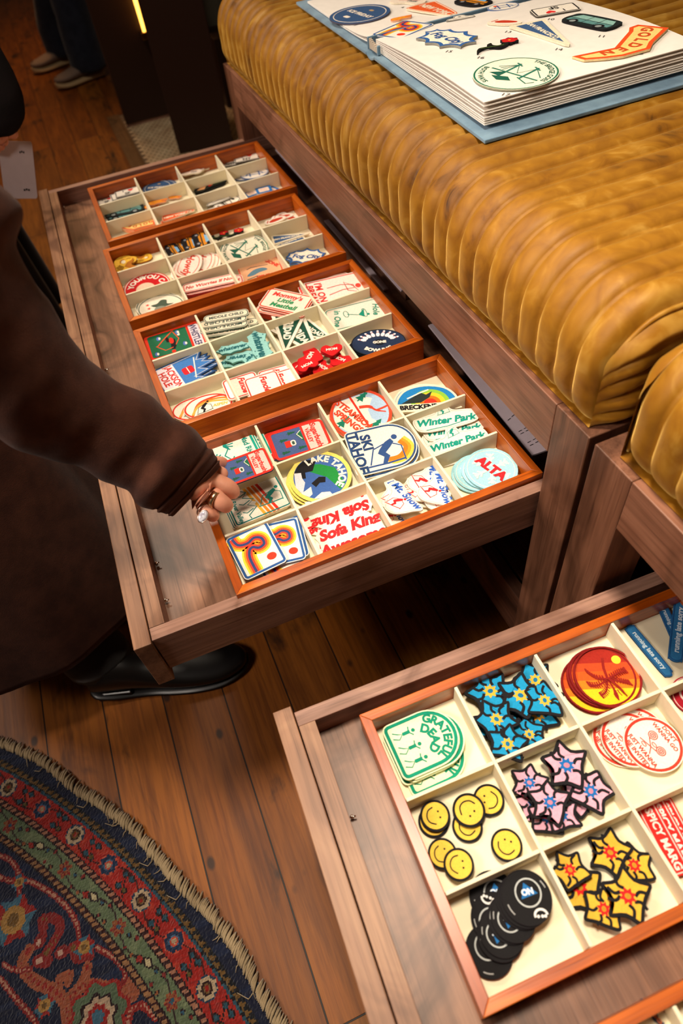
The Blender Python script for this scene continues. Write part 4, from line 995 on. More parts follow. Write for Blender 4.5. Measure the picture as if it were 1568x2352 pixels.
pile('heart', 'red heart patch with white letters', [C(700, 868, 24, 150), C(745, 858, 24, 10), C(690, 850, 24, 20), C(782, 840, 24, -10), C(740, 848, 24, 30), C(778, 828, 24, 20), C(715, 822, 24, -60), C(760, 810, 24, -8), C(703, 838, 25, 155), C(762, 806, 25, -8)], 'red heart patches',
     where=['nearest the front divider', 'at the near right', 'at the left edge', 'at the right edge', 'in the middle', 'behind on the right', 'turned on its side at the back', 'second from the top at the right', 'uppermost at the left', 'uppermost at the right'], dz=0.0021, face=0)
pile('bowl', 'dark blue oval patch with white bowling pins', [C(858, 808, 60, 4), C(862, 800, 61, -6), C(865, 797, 62, -6), C(867, 793, 62, -6), C(869, 789, 63, -6)], 'blue bowling patches', dz=0.0028, face=4)
# ---- second tray
pile('pretzel', 'yellow pretzel patch', [C(325, 597, 26, -12), C(290, 615, 22, 60), C(290, 604, 26, -18)], 'yellow pretzel patches', where=['at the right', 'in front', 'uppermost at the left'], face=5)
pile('taxi', 'yellow cab patch with black edge', [C(415, 571, 15, 50), C(398, 577, 16, 55), C(436, 561, 17, 70), C(463, 551, 19, 72)], 'yellow cab patches', where=['behind the leftmost', 'leftmost', 'in the middle', 'rightmost'], face=3)
pile('rose', 'black stemmed patch with red flower head', [C(500, 546, 28, -10), C(532, 540, 30, -8)], 'black stemmed flower patches', where=['at the left', 'at the right'])
pile('lobster', 'cream patch with red creature shape', [C(665, 502, 26, 20), C(648, 500, 26, -10), C(632, 508, 26, -16)], 'red and cream patches', where=['at the right', 'in the middle', 'at the left'])
pile('youcan', 'large round red patch with white letters', [C(339, 661, 45, 10)], face=5)
pile('howdy', 'cream patch with red oval line and script', [C(480, 608, 22, 110), C(461, 606, 25, 110), C(420, 622, 22, 110), C(433, 612, 25, 112)], 'red script oval patches', where=['farthest right', 'in the middle', 'peeking out at the left', 'uppermost'], face=7)
pile('bothways', 'round cream patch with green bridge drawing', [C(560, 580, 45, 14), C(562, 577, 46, 14)], 'green bridge patches', lean=0.003, face=11)
pile('sfpen', 'blue pennant with cream letters', [C(662, 558, 38, 160), C(668, 546, 44, -12)], 'blue lettered pennants', where=['in front', 'at the back'], face=5)
pile('cowboy', 'round green edged patch with hat and red stars', [C(366, 702, 53, -4), C(370, 706, 53, -4)], 'green edged hat patches', face=3)
pile('worries', 'long red edged patch with red script', [C(492, 664, 66, -12), C(491, 660, 68, -12), C(492, 656, 68, -13), C(482, 652, 63, -13)], 'long red script patches', dz=0.0035, face=4)
pile('gonefish', 'orange patch with red border and blue fish', [C(599, 624, 50, -14)], face=9)
pile('fog', 'cloud shaped patch with blue script and border', [C(700, 597, 44, -4), C(704, 591, 46, -4)], 'blue cloud patches', lean=0.003, face=6)
# ---- far tray
pile('sf', 'white heart patch, far tray left corner', [C(245, 463, 26, -16), C(287, 455, 28, -16), C(283, 449, 29, 164), C(293, 443, 29, -14)], 'white heart patches at the left of the far tray')
pile('bluedisc', 'round dark blue patch with cream letters', [C(375, 431, 30, 0), C(362, 432, 33, -6)], 'round dark blue patches', where=['behind', 'in front'])
pile('pinkish', 'small pink and cream contour patch', [C(472, 389, 20, -20), C(462, 391, 22, -20), C(448, 395, 22, -16), C(440, 398, 24, -10)], 'pink and cream patches', where=['farthest right', 'second from the right', 'second from the left', 'leftmost'])
pile('ny', 'white heart patch, far tray right corner', [C(532, 376, 24, -10), C(542, 367, 27, -14), C(566, 364, 29, -12)], 'white heart patches at the right of the far tray')
pile('van', 'dark patch of a pale blue van', [C(290, 494, 44, -10), C(286, 485, 46, -11)], 'blue van patches')
pile('hand', 'orange patch shaped like a hand', [C(350, 475, 20, -10), C(402, 455, 15, -4), C(362, 466, 24, -12)], 'orange hand patches', where=['lowest at the left', 'lying alone at the right', 'upper one at the left'])
pile('branch', 'long dark animal patch with orange face', [C(484, 435, 38, -14), C(484, 430, 40, -13)], 'long dark animal patches')
pile('bridge', 'oval white patch with blue bridge', [C(566, 404, 30, -16), C(584, 400, 33, -12)], 'blue bridge patches', where=['behind at the left', 'in front'])
pile('golden', 'yellow patch in a bent state outline with orange edge', [C(318, 526, 43, 168), C(315, 522, 43, 168), C(312, 518, 44, 168)], 'yellow bent state patches')
pile('nypen', 'orange red lettered pennant', [C(398, 508, 30, -20), C(418, 490, 30, -10), C(402, 497, 32, -14)], 'orange red pennants', where=['in front', 'at the right', 'uppermost'])
pile('bwcar', 'white patch with dark line drawing', [C(530, 462, 28, 30), C(502, 478, 28, -10), C(500, 462, 30, -20)], 'white line drawing patches', where=['at the right', 'in front', 'at the left'])
pile('bluesq', 'blue square patch with pale middle', [C(622, 440, 14, -30), C(578, 446, 17, -20), C(606, 438, 18, -14)], 'blue square patches', where=['farthest right', 'at the left', 'in the middle'])
# ---- tray in the nearer drawer
B2 = -0.0718
def pile2(*a, **k): k['base'] = B2; k.setdefault('face', 0); pile(*a, **k)
pile2('rdead', 'arched pale yellow patch with green letters and dancers', [C(993, 1745, 66, 64), C(972, 1718, 66, 64), C(985, 1712, 66, 64), C(990, 1706, 66, 64), C(975, 1704, 68, 64)], 'green lettered arched patches', dz=0.0028)
pile2(['blob_blue0', 'blob_blue1', 'blob_blue2'], 'bright blue black edged patch', [C(1165, 1625, 53, 0), C(1235, 1645, 51, 50), C(1125, 1670, 44, 10), C(1228, 1565, 42, 110), C(1185, 1700, 48, 20), C(1215, 1690, 42, 60), C(1125, 1590, 51, -20), C(1195, 1600, 55, 15), C(1250, 1612, 46, 70), C(1140, 1655, 51, 40), C(1165, 1712, 46, 80)], 'bright blue black edged patches',
      where=['lowest in the middle', 'lying low at the right', 'low at the left edge', 'at the back by the divider', 'low at the front', 'at the near right', 'at the far left', 'in the middle of the heap', 'rightmost on top', 'uppermost at the left', 'nearest the front divider'], dz=0.0018)
pile2(['blob_pink0', 'blob_pink1', 'blob_pink2'], 'pink black edged patch with blue middle', [C(1225, 1850, 46, 0), C(1330, 1830, 53, 30), C(1255, 1880, 48, 70), C(1215, 1800, 46, 20), C(1290, 1875, 48, 55), C(1355, 1820, 51, 90), C(1262, 1845, 51, 10), C(1300, 1760, 55, 0)], 'pink black edged patches',
      where=['lowest at the left', 'low in the middle', 'nearest the front left', 'at the far left', 'at the near middle', 'rightmost', 'in the centre of the heap', 'uppermost at the back'], dz=0.002)
pile2(['blob_yellow0', 'blob_yellow1', 'blob_yellow2'], 'mustard yellow black edged patch with red middle', [C(1330, 2040, 57, 0), C(1455, 1990, 55, 60), C(1400, 1960, 55, 20), C(1308, 2000, 51, 40), C(1385, 2090, 55, 80), C(1440, 2060, 61, 10)], 'mustard yellow black edged patches',
      where=['lowest at the left', 'at the back right', 'at the back', 'against the left divider', 'nearest the front', 'uppermost at the right'], dz=0.0024)
pile2('palm', 'round sunset patch with red palm crown', [C(1360, 1575, 72, 178), C(1375, 1560, 74, 178), C(1382, 1557, 75, 178), C(1393, 1557, 77, 178)], 'round sunset palm patches')
pile2('late', 'blue strip patch with pale writing', [C(1490, 1497, 76, 50), C(1542, 1445, 62, 66), C(1556, 1450, 72, -84)], 'blue strip patches', where=['slanting alone at the left', 'under the upright one', 'upright at the right'])
SM = [C(995, 1888, 36, -60), C(1073, 1899, 36, 15), C(1122, 1839, 37, -92), C(1016, 1962, 37, 60), C(999, 1875, 37, 68), C(1076, 1862, 37, 130), C(1163, 1942, 38, 20), C(1053, 1987, 39, 82)]
pile2('smiley', 'yellow smiling face patch', SM, 'yellow smiling face patches', where=['under the far left one', 'half covered in the middle', 'farthest right at the back', 'half covered at the near left', 'at the far left', 'on top in the middle', 'alone at the right', 'nearest the front, on top'], dz=0.0012)
pile2('invited', 'round cream patch with red roses and writing', [C(1425, 1702, 70, 50), C(1465, 1688, 72, 50), C(1446, 1700, 72, 50), C(1500, 1712, 74, 50)], 'round red rose patches', where=['lowest at the left', 'lowest at the back', 'second from the top', 'on top'])
pile2('spicy', 'red rectangular patch with white letters', [C(1560, 1918, 92, 62), C(1542, 1920, 92, 62), C(1522, 1930, 92, 62)], 'red rectangular lettered patches', where=['rightmost', 'in the middle', 'leftmost'])
pile2('rosered', 'round crimson patch at the right edge of the photo', [C(1592, 1600, 56, 20)])
pile2('ball', 'round black patch with blue triangle and pale ring', [C(1134, 2062, 58, 10), C(1122, 2186, 58, -60), C(1136, 2110, 58, 200), C(1148, 2150, 58, 210), C(1152, 2142, 58, 215), C(1170, 2112, 58, 220), C(1178, 2108, 58, 216), C(1196, 2072, 58, 5), C(1202, 2068, 58, 0), C(1208, 2062, 58, -4)], 'round black patches',
      where=['at the far left', 'nearest the front', 'low at the left', 'second nearest the front', 'third nearest the front', 'in the middle of the heap', 'on top in the middle', 'third from the top at the right', 'second from the top at the right', 'uppermost at the right'], dz=0.0018)
pile2('chain', 'dark link patch in the tray at the bottom right corner', [C(1495, 2325, 40, 50)])
pile2('greenrect', 'green patch in the tray at the bottom right corner', [C(1590, 2290, 40, 60)])
# ---------------------------------------------------------------- open sample book on the cushion
def at_w(x, y, zw): return at(x, y, zw - H0)
BZ = CZT + 0.0095
book = empty('sample_book', (0.48, -0.235, BZ)); tag(book, 'open blue cloth bound book with patches on thick white pages', 'book')
book.rotation_euler = (0, 0, math.radians(-1.5))
def slab(name, y0, y1, x0, x1, z0a, z0b, t, mat, n=1, bev=0.001, parent=book, zf=None):
    m = MB(); N = 20 if zf else 1; vs = []
    for k in range(N + 1):
        f = k / N; y = y0 + (y1 - y0) * f; z = zf(f) if zf else z0a + (z0b - z0a) * f
        vs += [(x0, y, z), (x1, y, z), (x1, y, z + t), (x0, y, z + t)]
    fs = [(0, 1, 2, 3), (4 * N + 3, 4 * N + 2, 4 * N + 1, 4 * N)]
    for k in range(N):
        a, b = 4 * k, 4 * k + 4
        for i in range(4): fs.append((a + i, b + i, b + (i + 1) % 4, a + (i + 1) % 4))
    if y1 < y0: fs = [f[::-1] for f in fs]
    m.add(vs, fs); return m.build(name, mat, parent, bevel=bev, smooth=False)
slab('cover_board', -0.022, -0.362, -0.004, 0.325, 0.003, -0.001, 0.0045, M['book_cloth'])
slab('cover_board', 0.010, 0.350, -0.004, 0.325, 0.002, 0.001, 0.0045, M['book_cloth'])
slab('spine', -0.0215, 0.0095, -0.004, 0.325, 0, 0, 0.004, M['book_cloth'], zf=lambda f: 0.003 - 0.004 * math.sin(f * math.pi))
# raised hinge ridges that hold the leaves
for y, h, xe in ((0.014, 0.016, 0.322), (-0.024, 0.013, 0.006)):
    m = MB(); m.box(0.001, xe, y - 0.0022, y + 0.0022, 0.0078, 0.0078 + h); m.build('hinge_strip', M['book_cloth'], book, bevel=0.0015)
m = MB()
for k in range(7): m.box(0.003, 0.0072, 0.010 - k * 0.0045, 0.0118 - k * 0.0045 - 0.0002, 0.009, 0.022 - k * 0.001)
m.build('bound_edges', M['paper_edge'], book)
pages = []
for k in range(8):
    top = 0.0085 + 0.0011 * k + (0.0009 * k * k if k > 3 else 0.0004 * k) * 0.36
    gap = [0, .0004, .0012, .0016, .0050, .0060, .0105, .0135][k]
    zf = lambda f, k=k, gap=gap: 0.0088 + 0.0019 * k + gap * math.sin(min(1, f * 1.1) * math.pi * 0.62) ** 1.0 * 0.8
    pg = slab('page', -0.003, -0.338 + 0.0006 * k, 0.008, 0.311, 0, 0, 0.0013, M['paper'], bev=0.0002, zf=zf); pages.append(pg)
lp = [slab('page', 0.0175, 0.318, 0.008, 0.311, 0, 0, 0.0014, M['paper'], bev=0.0002, zf=lambda f, k=k: 0.0074 + 0.0016 * k + 0.006 * math.exp(-f * 6) * (1 + k)) for k in range(2)]
bpy.context.view_layer.update()
PR = BZ + 0.0088 + 0.0019 * 7 + 0.0135 * 0.78 + 0.0016 + 0.0004
PL = BZ + 0.0074 + 0.0016 + 0.0014 + 0.0014
def pagez(p, right):      # height of the page surface under a point, in the room
    q = book.matrix_world.inverted() @ p
    if right:
        f = (q.y + 0.003) / (-0.3308); f = min(1, max(0, f)); z = 0.0088 + 0.0133 + 0.0135 * math.sin(min(1, f * 1.1) * math.pi * 0.62) * 0.8 + 0.0016
    else:
        f = (q.y - 0.0175) / 0.3005; f = min(1, max(0, f)); z = 0.0074 + 0.0016 + 0.012 * math.exp(-f * 6) + 0.0014
    return BZ + z
def onpage(k, x, y, r, ang, num, nx, ny, right=True, lab=None):
    z = PR if right else PL
    for _ in range(4): z = pagez(at_w(x, y, z), right)
    z += 0.0004
    par = pages[7] if right else lp[1]
    A, B = C(x, y, r, ang)
    za = pagez(at_w(A[0], A[1], z), right) + 0.0006; zb = pagez(at_w(B[0], B[1], z), right) + 0.0006
    o = place(k, A, B, (za - H0, zb - H0), None, base=0.0, name='patch', parent=par)
    if lab: o['label'] = lab
    if num:
        vs, fs = text_mesh(num, 0.0); zz = pagez(at_w(nx, ny, z), right) + 0.0004
        p = at_w(nx, ny, zz); s = 0.011; d = (at_w(B[0], B[1], zz) - at_w(A[0], A[1], zz)).normalized() if 0 else Vector((0.6, -0.8, 0))
        u = Vector((-d.y, d.x, 0))
        t = new_mesh('page_number', [p + d * v[0] * s + u * v[1] * s for v in vs], fs, M['ink']); bpy.context.view_layer.update()
        t.parent = par; t.matrix_parent_inverse = par.matrix_world.inverted()
bpy.context.view_layer.update()
onpage('bothways', 1186, 172, 80, 14, '17', 1160, 217, True, 'round green bridge patch')
onpage('rose', 1145, 108, 52, -8, '16', 1103, 132, True, 'black stemmed red flower patch')
onpage('fog', 1031, 92, 52, 16, '15', 1030, 118, True, 'blue cloud patch')
onpage('sfpen', 1258, 82, 55, 28, '14', 1282, 113, True, 'blue pennant patch')
onpage('lobster', 1160, 54, 36, 4, '13', 1166, 73, True, 'orange red patch')
onpage('golden', 1433, 106, 68, 142, '12', 1468, 122, True, 'yellow bent state patch')
onpage('van', 1358, 54, 56, 12, '11', 1381, 83, True, 'blue van patch')
onpage('sf', 1274, 26, 52, 170, '10', 1264, 44, True, 'white heart patch')
onpage('bluedisc', 827, 35, 40, 18, '7', 816, 58, False, 'round dark blue patch')
onpage('hand', 922, 45, 26, -12, '8', 902, 60, False, 'orange hand patch')
onpage('wave', 925, 71, 36, 8, None, 0, 0, False, 'square orange wave patch')
onpage('nypen', 1002, 25, 40, 18, '5', 1006, 41, False, 'orange red pennant patch')
onpage('pinkish', 938, 6, 38, 4, '4', 924, 17, False, 'pink and cream patch')
onpage('bwcar', 1056, 44, 34, -10, None, 0, 0, False, 'white line drawing patch')
onpage('taxi', 1088, 8, 34, 10, '2', 1094, 21, False, 'yellow cab patch')
onpage('bridge', 1155, 18, 36, -10, None, 0, 0, False, 'blue bridge patch')

# ---------------------------------------------------------------- round rug
RC = Vector((-1.4237, -1.5901)); RR = 1.331
def rugcol(x, y):
    dx, dy = x - RC.x, y - RC.y; r = math.hypot(dx, dy); a = math.degrees(math.atan2(dy, dx))
    nz = noise.noise(Vector((x * 40, y * 40, 0))); nzs = noise.noise(Vector((x * 8, y * 90, 2)))
    q = lambda cx, cr, pitch: (((a - cx) / pitch + 0.5) % 1 - 0.5) * math.radians(pitch) * cr
    navy = '#121a38' if nzs < 0.12 else '#1b2748'
    if r > 1.309: return navy
    if r > 1.300:      # brown zigzag
        t = abs((a * r * 0.01745 / 0.012) % 1 - 0.5) * 2; return '#7a5a2c' if (r - 1.300) / 0.009 < t else '#0f1018'
    if r > 1.2985: return '#0f1018'
    if r > 1.2945:
        t = abs((a * r * 0.01745 / 0.024) % 1 - 0.5) * 2; return '#2c566a' if t < .8 else '#0f1018'
    if r > 1.2585:      # red band with rosettes
        u = q(41.75, 1.277, 3.53); v = r - 1.277; i = round((a - 41.75) / 3.53); d = math.hypot(u, v); ang = math.atan2(v, u)
        if d < 0.0155:
            sc = 0.0135 + 0.0015 * math.cos(8 * ang)
            if i % 2 == 0:
                if d > sc: return '#28405e'
                return '#cbb391' if d > .0085 else ('#33170f' if d > .0055 else ('#7a5a2c' if d > .003 else '#a3261c'))
            if d > sc: return '#d2573f'
            return '#1d3357' if d > .0075 else ('#4d7396' if d > .006 else ('#d2573f' if d > .0035 else '#cbb391'))
        u2 = q(41.75 + 1.765, 1.277, 3.53)
        for (cu, cv, rr_, c) in ((-.006, .009, .0045, '#2a5568'), (.007, .008, .004, '#2a5568'), (.004, -.009, .0045, '#2a5568'), (-.008, -.008, .0035, '#6a5a2c')):
            if abs(u2 - cu) * .8 + abs(v - cv) < rr_: return c
            if abs(u2 - cu) * .8 + abs(v - cv) < rr_ + .0018: return '#2a0f12'
        if abs(v - u2 * 1.2) < .0016 and abs(u2) < .014: return '#2a0f12'
        if abs(v - math.sin((a - 41.75) * math.pi / 3.53) * .013) < .0014: return '#4a1518'
        return '#b0241c' if nz < .25 else '#c03a28'
    if r > 1.2575 or 1.2480 < r < 1.2495: return '#180d12'
    if r > 1.2495:      # beaded stripe
        t = (a * r * 0.01745 / 0.0105) % 1; return '#b97f63' if .22 < t < .78 and abs(r - 1.2535) < .0034 else '#3a1015'
    if r > 1.2195:      # green band
        u3 = q(39.6 + 1.5, 1.233, 3.0); v3 = r - 1.2335
        for (cu, cv, rr_, c) in ((0, .0095, .0035, '#8c2a28'), (-.010, -.0095, .003, '#a2603a'), (.012, .004, .0028, '#34607a'), (.004, -.010, .0026, '#8c2a28')):
            if abs(u3 - cu) + abs(v3 - cv) < rr_: return c
            if abs(u3 - cu) + abs(v3 - cv) < rr_ + .0016: return '#2a1d1c'
        u = q(39.6, 1.233, 3.0); v = r - 1.2335; i = round((a - 39.6) / 3.0); d = math.hypot(u, v); ang = math.atan2(v, u)
        if i % 2 == 0 and d < .0105 + .002 * math.cos(6 * ang): return ('#8c2a28' if (int(ang * 3) % 2) else '#a2603a') if d > .003 else '#34607a'
        if i % 2:
            k1 = abs(u + .004) * .6 + abs(v - .002)
            if k1 < .0045: return '#d6c79c'
            if k1 < .007: return '#2a1d1c'
            k2 = abs(u - .009) * .8 + abs(v + .004)
            if k2 < .005: return '#a82a22'
            if k2 < .0068: return '#2a1d1c'
        if abs(v - .009 * math.sin((a - 39.6) * math.pi / 3.0)) < .0012: return '#3a2a28'
        return '#6c7f5e' if nz < .1 else '#7d8c68'
    if r > 1.218 or 1.2075 < r < 1.209: return '#180d12'
    if r > 1.209:
        t = (a * r * 0.01745 / 0.0105) % 1; return '#a87a52' if .22 < t < .78 and abs(r - 1.2135) < .0034 else '#3a1015'
    # field: navy with red scrolls, lobed medallions and flowers, repeating round the centre
    if not 8 <= a < 48:
        a2 = math.radians((a - 8) % 40 + 8); x, y = RC.x + r * math.cos(a2), RC.y + r * math.sin(a2)
    if r < .62: return '#8e2223' if abs(r - .60) < .008 or abs(r - .3) < .006 else ('#5d7257' if r < .3 else navy)
    P = lambda px_, py_: (px_, py_)
    for (cx, cy, rad, c) in RUGDOTS:
        d = math.hypot(x - cx, y - cy); an = math.atan2(y - cy, x - cx)
        if d < rad * (1 + .12 * math.cos(6 * an)):
            if d > rad * .62: return '#44718a' if (int((an + 3.15) / 1.0472) % 2 == 0) else '#a3221f'
            return '#b98c4a' if d > rad * .3 else '#7a5a2c'
    for (cx, cy, rad) in RUGMED:
        d = math.hypot(x - cx, y - cy); an = math.atan2(y - cy, x - cx); e = rad * (1 + .10 * math.cos(8 * an))
        if d < e:
            if d > e * .88: return '#a3221f'
            if d > e * .62: return '#5d7257'
            if d > e * .52: return '#2a1216'
            if d > e * .36: return '#c9ad90'
            return '#a3221f' if d > e * .2 else '#44718a'
    for pts, w, c, c2 in RUGVINES:
        for i in range(len(pts) - 1):
            ax, ay = pts[i]; bx, by = pts[i + 1]; L2 = (bx - ax) ** 2 + (by - ay) ** 2
            t = max(0, min(1, ((x - ax) * (bx - ax) + (y - ay) * (by - ay)) / L2)); d = math.hypot(x - ax - t * (bx - ax), y - ay - t * (by - ay))
            if d < w * .45: return c
            if d < w: return c2
    return navy
def fp(X, Y):     # rug detail seen at this photo point, on the floor
    p = at(X / 2.24, 1640 + Y / 2.24, -H0 + 0.008); return (p.x, p.y)
def fps(l, n=4): return smooth([fp(*q) for q in l], n, False)
RUGDOTS = [(*fp(70, 1060), .030, 0), (*fp(100, 865), .011, 0), (*fp(435, 1200), .014, 0), (*fp(230, 1500), .013, 0), (*fp(-200, 1400), .03, 0)]
RUGMED = [(*fp(505, 1560), .042), (*fp(-60, 1900), .05)]
RUGVINES = [(fps([(0, 730), (50, 750), (90, 800), (100, 860), (100, 960)]), .0042, '#c48f78', '#8e2223'),
    (fps([(0, 840), (60, 860), (150, 860), (260, 920), (350, 1000), (395, 1080), (410, 1160)]), .0042, '#c48f78', '#8e2223'),
    (fps([(500, 1200), (580, 1250), (635, 1310), (640, 1370), (590, 1420)]), .0042, '#c48f78', '#8e2223'),
    (fps([(20, 1290), (90, 1320), (160, 1310)]), .0036, '#c48f78', '#8e2223'),
    (fps([(0, 1360), (80, 1460), (150, 1540), (190, 1595)]), .0042, '#c48f78', '#8e2223'),
    (fps([(150, 1215), (115, 1290), (170, 1370), (290, 1430), (340, 1500), (350, 1595)]), .008, '#9a2420', '#a85c40'),
    (fps([(340, 1480), (430, 1400), (520, 1400), (600, 1440), (680, 1450), (700, 1400), (660, 1390)]), .008, '#9a2420', '#a85c40'),
    (fps([(450, 1300), (440, 1350), (400, 1430)]), .007, '#9a2420', '#a85c40'), (fps([(300, 1430), (310, 1360), (360, 1340), (350, 1380)]), .006, '#9a2420', '#a85c40'),
    (fps([(240, 1230), (290, 1150), (310, 1090), (280, 1050), (220, 1060), (225, 1100)]), .007, '#7a5a2c', '#8e2223'),
    (fps([(200, 1180), (215, 1150)]), .008, '#d0a996', '#8e2223'), (fps([(310, 1230), (330, 1220)]), .008, '#d0a996', '#8e2223'), (fps([(200, 1270), (240, 1270)]), .009, '#d0a996', '#8e2223'),
    (fps([(660, 1595), (680, 1520), (740, 1500), (800, 1560)]), .005, '#c48f78', '#9a2420'), (fps([(380, 1200), (400, 1250), (460, 1240)]), .008, '#7a5a2c', '#8e2223')]
def rug():
    cell = 0.0024; z = 0.009; vs = []; fs = []; cols = []
    X0, X1, Y0, Y1 = -0.528, -0.096, -1.344, -0.600
    nx = round((X1 - X0) / cell); ny = round((Y1 - Y0) / cell); idx = {}
    def vid(i, j):
        k = (i, j)
        if k not in idx:
            x, y = X0 + i * cell, Y0 + j * cell; idx[k] = len(vs); vs.append((x, y, z + random.uniform(-.0007, .0007)))
        return idx[k]
    for i in range(nx):
        for j in range(ny):
            x, y = X0 + (i + .5) * cell, Y0 + (j + .5) * cell
            if math.hypot(x - RC.x, y - RC.y) > RR: continue
            fs.append((vid(i, j), vid(i + 1, j), vid(i + 1, j + 1), vid(i, j + 1))); cols.append(lin(rugcol(x, y)))
    big = 0.012; n0 = len(fs)      # the rest of the carpet in larger cells
    i0 = round((X0 - big * 46 - X0) / big); 
    for i in range(-190, 36):
        for j in range(-136, 190):
            x0_, y0_ = X0 + i * big, Y0 + j * big
            if i >= 0 and 0 <= j < 62: continue
            x, y = x0_ + big / 2, y0_ + big / 2
            rr_ = math.hypot(x - RC.x, y - RC.y)
            if rr_ > RR + .006: continue
            if rr_ > 1.19 and x > -1.15:
                for p_ in range(4):
                    for q_ in range(4):
                        xa, ya = x0_ + p_ * .003, y0_ + q_ * .003
                        if math.hypot(xa + .0015 - RC.x, ya + .0015 - RC.y) > RR: continue
                        b = len(vs); vs.extend([(xa, ya, z), (xa + .003, ya, z), (xa + .003, ya + .003, z), (xa, ya + .003, z)]); fs.append((b, b + 1, b + 2, b + 3)); cols.append(lin(rugcol(xa + .0015, ya + .0015)))
                continue
            if rr_ > RR: continue
            b = len(vs); vs.extend([(x0_, y0_, z), (x0_ + big, y0_, z), (x0_ + big, y0_ + big, z), (x0_, y0_ + big, z)]); fs.append((b, b + 1, b + 2, b + 3)); cols.append(lin(rugcol(x, y)))
    me = bpy.data.meshes.new('round_rug'); me.from_pydata(vs, [], fs); me.update()
    ca = me.color_attributes.new('Col', 'FLOAT_COLOR', 'CORNER')
    for p, c in zip(me.polygons, cols):
        for li in p.loop_indices: ca.data[li].color = c
    m = Mt('knotted_wool'); a = m.node('ShaderNodeVertexColor'); a.layer_name = 'Col'; n = m.noise(m.coords((1, 1, 1)), 900, 3, 0.7); n2 = m.noise(m.coords((60, 400, 1)), 1.0, 3)
    col = m.mix(1.0, a.outputs['Color'], m.ramp(m.math('MULTIPLY', m.math('ADD', n, n2), 0.5), [(0.36, (0.28, 0.28, 0.31, 1)), (0.62, (0.66, 0.64, 0.62, 1))]), 'MULTIPLY')
    m.bump(n, 0.7, 0.002); me.materials.append(m.out(col, 0.95, 0.1, Sheen_Weight=0.25))
    o = bpy.data.objects.new('round_rug', me); COL.objects.link(o); tag(o, 'round navy and red oriental rug with a flower border', 'rug')
    b = MB(); N = 260          # rim under the pile
    for k in range(N):
        a0, a1 = 2 * math.pi * k / N, 2 * math.pi * (k + 1) / N
        p = lambda a, r, zz: (RC.x + r * math.cos(a), RC.y + r * math.sin(a), zz)
        b.add([p(a0, RR - .01, .0082), p(a0, RR + .002, .006), p(a1, RR + .002, .006), p(a1, RR - .01, .0082), p(a0, RR + .003, .0005), p(a1, RR + .003, .0005)], [(0, 1, 2, 3), (1, 4, 5, 2)])
    b.build('rug_edge', M['denim'], o)
    fr = MB(); rnd = random.Random(5); a = math.radians(-50)
    fmat = cloth('natural_fringe_yarn', '#7d6b50', '#9c8869', 900, 0.95, 0.6, 0.2)
    while a < math.radians(100):
        a += 0.0021; r0 = RR - 0.006 + 0.003 * math.sin(a * 37) + rnd.uniform(-.002, .002); tw = rnd.uniform(.5, 1.0)
        e = rnd.uniform(.015, .020); pts = []
        for k in range(5):
            t = k / 4; rr_ = r0 + e * t; aa = a + tw * .009 * t * 1.2; pts.append((RC.x + rr_ * math.cos(aa), RC.y + rr_ * math.sin(aa), .013 - .008 * t * t + .002 * math.sin(t * 3.1)))
        fr.tube(pts, [.0013, .0019, .0019, .0016, .0010], 6)
        if rnd.random() < .12:
            d = rnd.uniform(-.012, .012); fr.tube([(RC.x + r0 * math.cos(a), RC.y + r0 * math.sin(a), .012), (RC.x + (r0 - .004) * math.cos(a) + d * .4, RC.y + (r0 - .004) * math.sin(a) + d * .3, .0135), (RC.x + (r0 - .010) * math.cos(a) + d, RC.y + (r0 - .010) * math.sin(a) - d, .0125)], [.0011, .0008, .0004], 4)
    tag(fr.build('fringe', fmat, o, True), kind='stuff')
rug()
# ---------------------------------------------------------------- people
def loft(name, rings, mat, parent=None, n=40, cap=(True, True), disp=None, sub=0):
    """rings: (centre, u, v) half axes; closed surface through them"""
    vs = []; fs = []
    for i, (c, u, v) in enumerate(rings):
        for k in range(n):
            a = 2 * math.pi * k / n; p = Vector(c) + Vector(u) * math.cos(a) + Vector(v) * math.sin(a)
            if disp:
                nrm = (Vector(u).normalized() * math.cos(a) + Vector(v).normalized() * math.sin(a)); p += nrm * disp(p, i / (len(rings) - 1), a)
            vs.append(p)
    for i in range(len(rings) - 1):
        for k in range(n): fs.append((i * n + k, i * n + (k + 1) % n, (i + 1) * n + (k + 1) % n, (i + 1) * n + k))
    if cap[0]: fs.append(tuple(range(n))[::-1])
    if cap[1]: fs.append(tuple((len(rings) - 1) * n + k for k in range(n)))
    o = new_mesh(name, vs, fs, mat, None, True)
    if parent: par(o, parent)
    bm = bmesh.new(); bm.from_mesh(o.data); bmesh.ops.recalc_face_normals(bm, faces=bm.faces); bm.to_mesh(o.data); bm.free()
    return o
def par(o, p):
    bpy.context.view_layer.update(); o.parent = p; o.matrix_parent_inverse = p.matrix_world.inverted()
def cat_rings(st, per=8):
    """interpolate (centre, u, v) stations"""
    out = []
    for i in range(len(st) - 1):
        g = [st[min(max(i + k, 0), len(st) - 1)] for k in (-1, 0, 1, 2)]
        for s in range(per):
            t = s / per
            out.append(tuple(0.5 * ((2 * g[1][a]) + (g[2][a] - g[0][a]) * t + (2 * g[0][a] - 5 * g[1][a] + 4 * g[2][a] - g[3][a]) * t * t + (3 * g[1][a] - g[0][a] - 3 * g[2][a] + g[3][a]) * t ** 3) for a in range(3)))
    out.append(st[-1]); return out
